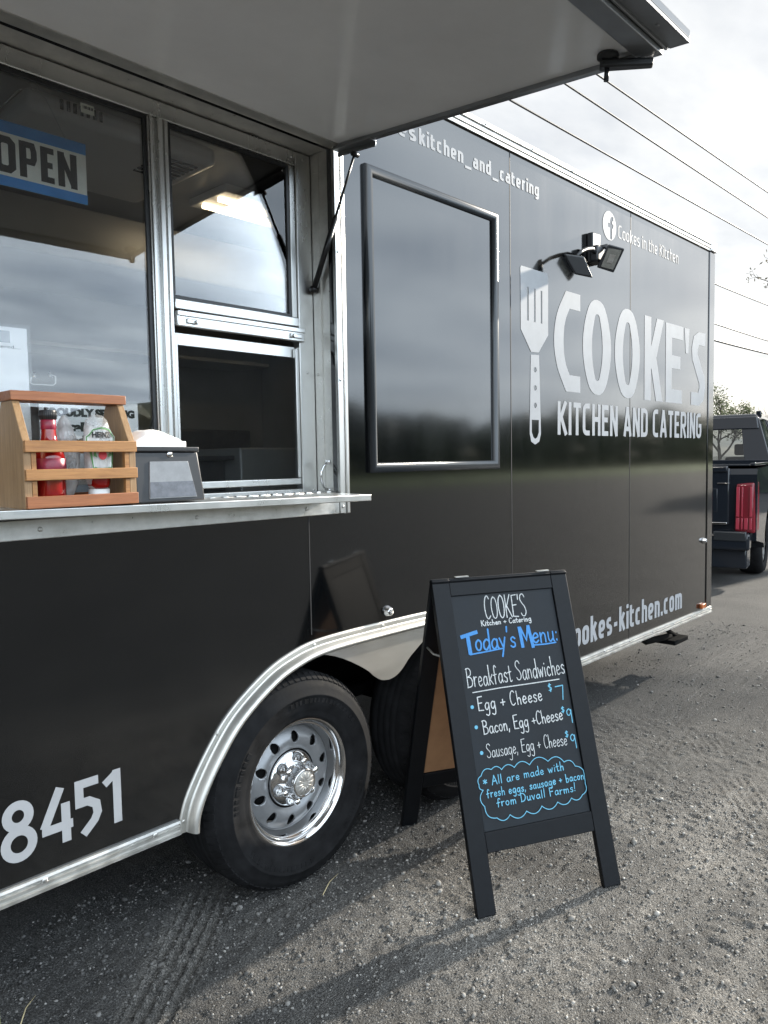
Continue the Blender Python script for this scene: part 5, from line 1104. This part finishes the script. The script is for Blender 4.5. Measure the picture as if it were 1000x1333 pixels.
# cab
cab = [(2.05, 1.27), (2.22, 1.80), (2.36, 1.90), (3.3, 1.93), (3.65, 1.86), (4.3, 1.28)]
m_ = tm(); m_.hexa([(2.30, -.72, 1.87), (3.55, -.72, 1.87), (3.55, .72, 1.87), (2.30, .72, 1.87), (2.40, -.66, 1.945), (3.45, -.66, 1.945), (3.45, .66, 1.945), (2.40, .66, 1.945)], .03, 3)
m_.hexa([(2.18, -.73, 1.74), (2.27, -.73, 1.74), (2.27, .73, 1.74), (2.18, .73, 1.74), (2.22, -.70, 1.90), (2.42, -.70, 1.90), (2.42, .70, 1.90), (2.22, .70, 1.90)], .015)
for s_ in (-1, 1):
    m_.hexa([(2.05, s_ * .90, 1.28), (2.30, s_ * .90, 1.28), (2.30, s_ * .70, 1.28), (2.05, s_ * .58, 1.28), (2.24, s_ * .72, 1.88), (2.48, s_ * .72, 1.88), (2.45, s_ * .62, 1.88), (2.24, s_ * .50, 1.88)], .012)
    m_.hexa([(3.05, s_ * .91, 1.28), (3.17, s_ * .91, 1.28), (3.17, s_ * .86, 1.28), (3.05, s_ * .86, 1.28), (3.02, s_ * .72, 1.88), (3.12, s_ * .72, 1.88), (3.12, s_ * .68, 1.88), (3.02, s_ * .68, 1.88)], .006)
    m_.tube([MT.inverted() @ (MT @ Vector((4.25, s_ * .86, 1.27))), Vector((3.58, s_ * .68, 1.88))], .045, 8)
m_.box((2.05, -.90, 1.27), (2.26, .90, 1.345), .01)
m_.build('cab', m_truck, tk)
m_ = tm(); m_._add([(2.10, -.585, 1.346), (2.10, .585, 1.346), (2.20, .51, 1.74), (2.20, -.51, 1.74)], [(0, 1, 2, 3)]); m_.build('rear_window', m_truckglass, tk)
m_ = tm(); m_._add([(4.24, -.80, 1.29), (4.24, .80, 1.29), (3.56, .66, 1.88), (3.56, -.66, 1.88)], [(0, 1, 2, 3)]); m_.build('windscreen', m_truckglass, tk)
for s_ in (-1, 1):
    m_ = tm(); m_._add([(2.31, s_ * .885, 1.29), (3.04, s_ * .895, 1.29), (3.01, s_ * .71, 1.87), (2.49, s_ * .71, 1.87)], [(0, 1, 2, 3)]); m_._add([(3.18, s_ * .895, 1.29), (4.15, s_ * .86, 1.29), (3.56, s_ * .70, 1.86), (3.13, s_ * .71, 1.87)], [(0, 1, 2, 3)]); m_.build('side_window', m_truckglass, tk)
m_ = tm()
for y in (-.42, .42): m_.box((3.05, y - .24, .9), (3.2, y + .24, 1.38), .04, 3); m_.box((3.08, y - .12, 1.40), (3.17, y + .12, 1.56), .035, 3)
m_.box((2.35, -.75, .9), (2.5, .75, 1.30), .04); m_.box((3.9, -.75, 1.1), (4.15, .75, 1.30), .03); m_.build('seat', m_seat, tk)
m_ = tm(); m_.box((2.60, -.70, 1.90), (2.66, -.64, 1.99), .01); m_.build('roof_antenna', m_truck, tk)
m_ = tm(); m_.box((2.055, -.10, 1.30), (2.10, .02, 1.325), .006); m_.build('brake_light', m_white_pl, tk)
for i, (x, y) in enumerate(((1.22, -.80), (1.22, .80), (4.72, -.80), (4.72, .80))):
    if i == 0:
        m_ = tm(); m_.lathe([(0, -.10), (.11, -.11), (.2, -.08), (.23, -.11), (.235, 0), (0, .02)], (x, y, .36), 'y', 32); wh = m_.build('wheel', m_alu_old, tk)
        m_ = tm(); m_.lathe([(.225, -.12), (.26, -.14), (.32, -.135), (.352, -.10), (.36, -.06), (.36, .06), (.352, .1), (.32, .135), (.26, .13), (.225, .12)], (x, y, .36), 'y', 40); m_.build('tyre', m_rubber, wh)
    else:
        w_ = copy_tree(wh, tk); w_.location = (MT.to_3x3() @ Vector((x - 1.22, y + .80, 0)))

# ================================================================== TREES, WIRES
def crown_leaves(pts, n, size, spread, seed):
    r_ = np.random.default_rng(seed); m_ = MB(); verts = []; faces = []
    for k in range(n):
        p = pts[r_.integers(len(pts))] + Vector(r_.normal(0, spread, 3)); a = Vector(r_.normal(0, 1, 3)).normalized(); b_ = a.orthogonal().normalized(); s_ = size * r_.uniform(.6, 1.3); i = len(verts)
        verts += [p - a * s_, p + b_ * s_ * .5, p + a * s_, p - b_ * s_ * .5]; faces.append((i, i + 1, i + 2, i + 3))
    me_ = bpy.data.meshes.new('crown'); me_.from_pydata(verts, [], faces); return me_
def grow(m_, p, d, L, r, depth, rnd, tips, split=3, spread=.6, minr=.004):
    mid = p + d * L * .5 + Vector(rnd.normal(0, L * .05, 3)); e = p + d * L
    m_.tube([p, mid, e], [r, r * .85, r * .68], 6 if r > .02 else 4, caps=False)
    if depth == 0: tips.append(e); return
    if depth <= 2: tips.append(mid)
    for k in range(split):
        nd = (d + Vector(rnd.normal(0, spread, 3)) + Vector((0, 0, .12))).normalized(); st_ = mid.lerp(e, rnd.uniform(.3, 1)) if k else e
        grow(m_, st_, nd, L * rnd.uniform(.62, .85), max(minr, r * .62), depth - 1, rnd, tips, split, spread, minr)
def tree(label, x, y, h, depth, seed, leaves=0, lsize=.1, lspread=.2, group='trees behind the truck', split=3, lm=None, spread=.6, r=.12):
    rnd = np.random.default_rng(seed); t_ = thing('leafy_tree' if leaves else 'bare_tree', label, 'tree', (x, y, 0), group)
    m_ = MB(); tips = []; base = Vector((x, y, 0)); m_.tube([base, base + Vector((.05, 0, h * .17)), base + Vector((0, .05, h * .34))], [r, r * .8, r * .7], 10)
    for k in range(4):
        a = 2 * math.pi * k / 4 + seed; grow(m_, base + Vector((0, .02, h * (.24 + .03 * k))), Vector((math.cos(a) * .55, math.sin(a) * .55, .75)).normalized(), h * .24, r * .5, depth, rnd, tips, split, spread)
    m_.build('trunk', m_bark, t_, recalc=False)
    if leaves: link('crown', crown_leaves(tips, leaves, lsize, lspread, seed), lm or m_leaf, t_)
    return t_
tree('leafy olive green tree rising behind the truck cab beside the trailer', 40.3, 12.9, 5.1, 3, 5, 3600, .075, .14)
tree('bare twiggy tree low on the skyline over the truck roof', 46.6, 12.2, 4.6, 4, 8, 0, split=3, r=.09, spread=.75)
tree('taller bare tree on the skyline at the right of the photo', 46.0, 9.8, 4.9, 4, 21, 250, .05, .2, split=3, r=.09, lm=m_bud, spread=.75)
# near tree standing just out to the side: one bough reaches into view
t_ = thing('bare_tree', 'sparse branch with a few small leaves reaching in over the truck', 'tree', (13.2, .3, 0))
m_ = MB(); rnd = np.random.default_rng(3); tb = Vector((13.2, .3, 0)); m_.tube([tb, tb + Vector((-.05, 0, 2)), tb + Vector((0, .1, 4.2)), tb + Vector((.1, 0, 6))], [.16, .13, .10, .05], 10); tips = []
for k in range(7):
    a = -.8 + (k - 3) * .33; grow(m_, tb + Vector((0, 0, 3.4 + .35 * k)), Vector((math.cos(a), math.sin(a), .6)).normalized(), 1.2, .04, 3, rnd, tips, 3, .6)
tipb = []
r_ = [tb + Vector((0, .06, 3.3)), Vector((12.3, .62, 3.75)), Vector((11.4, 1.10, 4.0)), Vector((10.75, 1.45, 3.98)), Vector((10.42, 1.68, 3.86))]
m_.tube(r_, [.05, .034, .022, .013, .007], 8); tips2 = [r_[-1], r_[-1].lerp(r_[-2], .5)]
for k, (p_, d_) in enumerate(((r_[3], (-.4, .3, .6)), (r_[3].lerp(r_[4], .4), (-.3, .15, .7)), (r_[2], (-.35, .3, .75)), (r_[2].lerp(r_[3], .5), (-.5, .2, .25)), (r_[4].lerp(r_[3], .3), (-.3, .3, .1)))): grow(m_, Vector(p_), Vector(d_).normalized(), .22, .008, 2, rnd, tips2, 2, .45, .003)
m_.build('trunk', m_bark, t_, recalc=False); link('crown', crown_leaves(tips2, 110, .028, .03, 4), m_bud, t_); link('crown', crown_leaves(tips, 900, .045, .12, 5), m_bud, t_)

wires = [((13.12, 7.83, 9.29), (34.41, 8.9, 10.47), 'third'), ((15.59, 7.96, 10.55), (34.34, 8.9, 11.59), 'second'), ((17.44, 8.05, 11.42), (34.27, 8.9, 12.64), 'top'), ((27.38, 8.55, 7.63), (34.57, 8.91, 7.91), 'mid'), ((27.43, 8.55, 6.2), (34.66, 8.92, 6.39), 'low'), ((27.28, 8.54, 5.6), (34.70, 8.92, 5.83), 'cable')]
WL = {'top': 'highest thin power line crossing the pale sky', 'second': 'second highest thin power line, just under the top one', 'third': 'lowest of the three power lines rising over the trailer roof', 'mid': 'upper one of the wires meeting the far trailer corner', 'low': 'thin wire right above the thick cable by the trailer corner', 'cable': 'thick black cable lowest of all the wires in the sky'}
for a, b_, k in wires:
    a, b_ = Vector(a), Vector(b_); d = b_ - a; rr = .042 if k == 'cable' else .027
    P = [a + d * (t_ / 10) for t_ in range(-9, 25)]
    L_ = len(P); P = [p + Vector((0, 0, .25 * ((i / (L_ - 1) - .5) ** 2 * 4 - ((9 / (L_ - 1) - .5) ** 2 * 4)) * .4)) for i, p in enumerate(P)]
    m_ = MB(); m_.tube(P, rr, 6); tag(m_.build('power_line', m_wire), WL[k], 'power line', 'power lines strung behind the trailer')
# dry straws lying on the gravel
def straw(pts, label, m_, r0=.0016):
    mb = MB(); mb.tube([(x, y, float(height(np.array([x]), np.array([y]))[0]) + h) for (x, y, h) in pts], [r0] * (len(pts) - 1) + [r0 * .4], 5); tag(mb.build('dry_stalk', m_), label, 'straw', 'dry stalks on the gravel')
straw([(.00, -.125, .006), (.055, -.098, .012), (.12, -.07, .008)], 'pale dry stalk lying beside the near tyre', m_straw)
straw([(-.905, .005, .004), (-.87, .05, .02), (-.83, .09, .015)], 'pale straw at the bottom left below the trailer edge', m_straw)
straw([(-.93, .06, .002), (-.915, .11, .03), (-.90, .17, .06)], 'thin green weed stalk under the trailer edge at far left', m_weed, .0012)
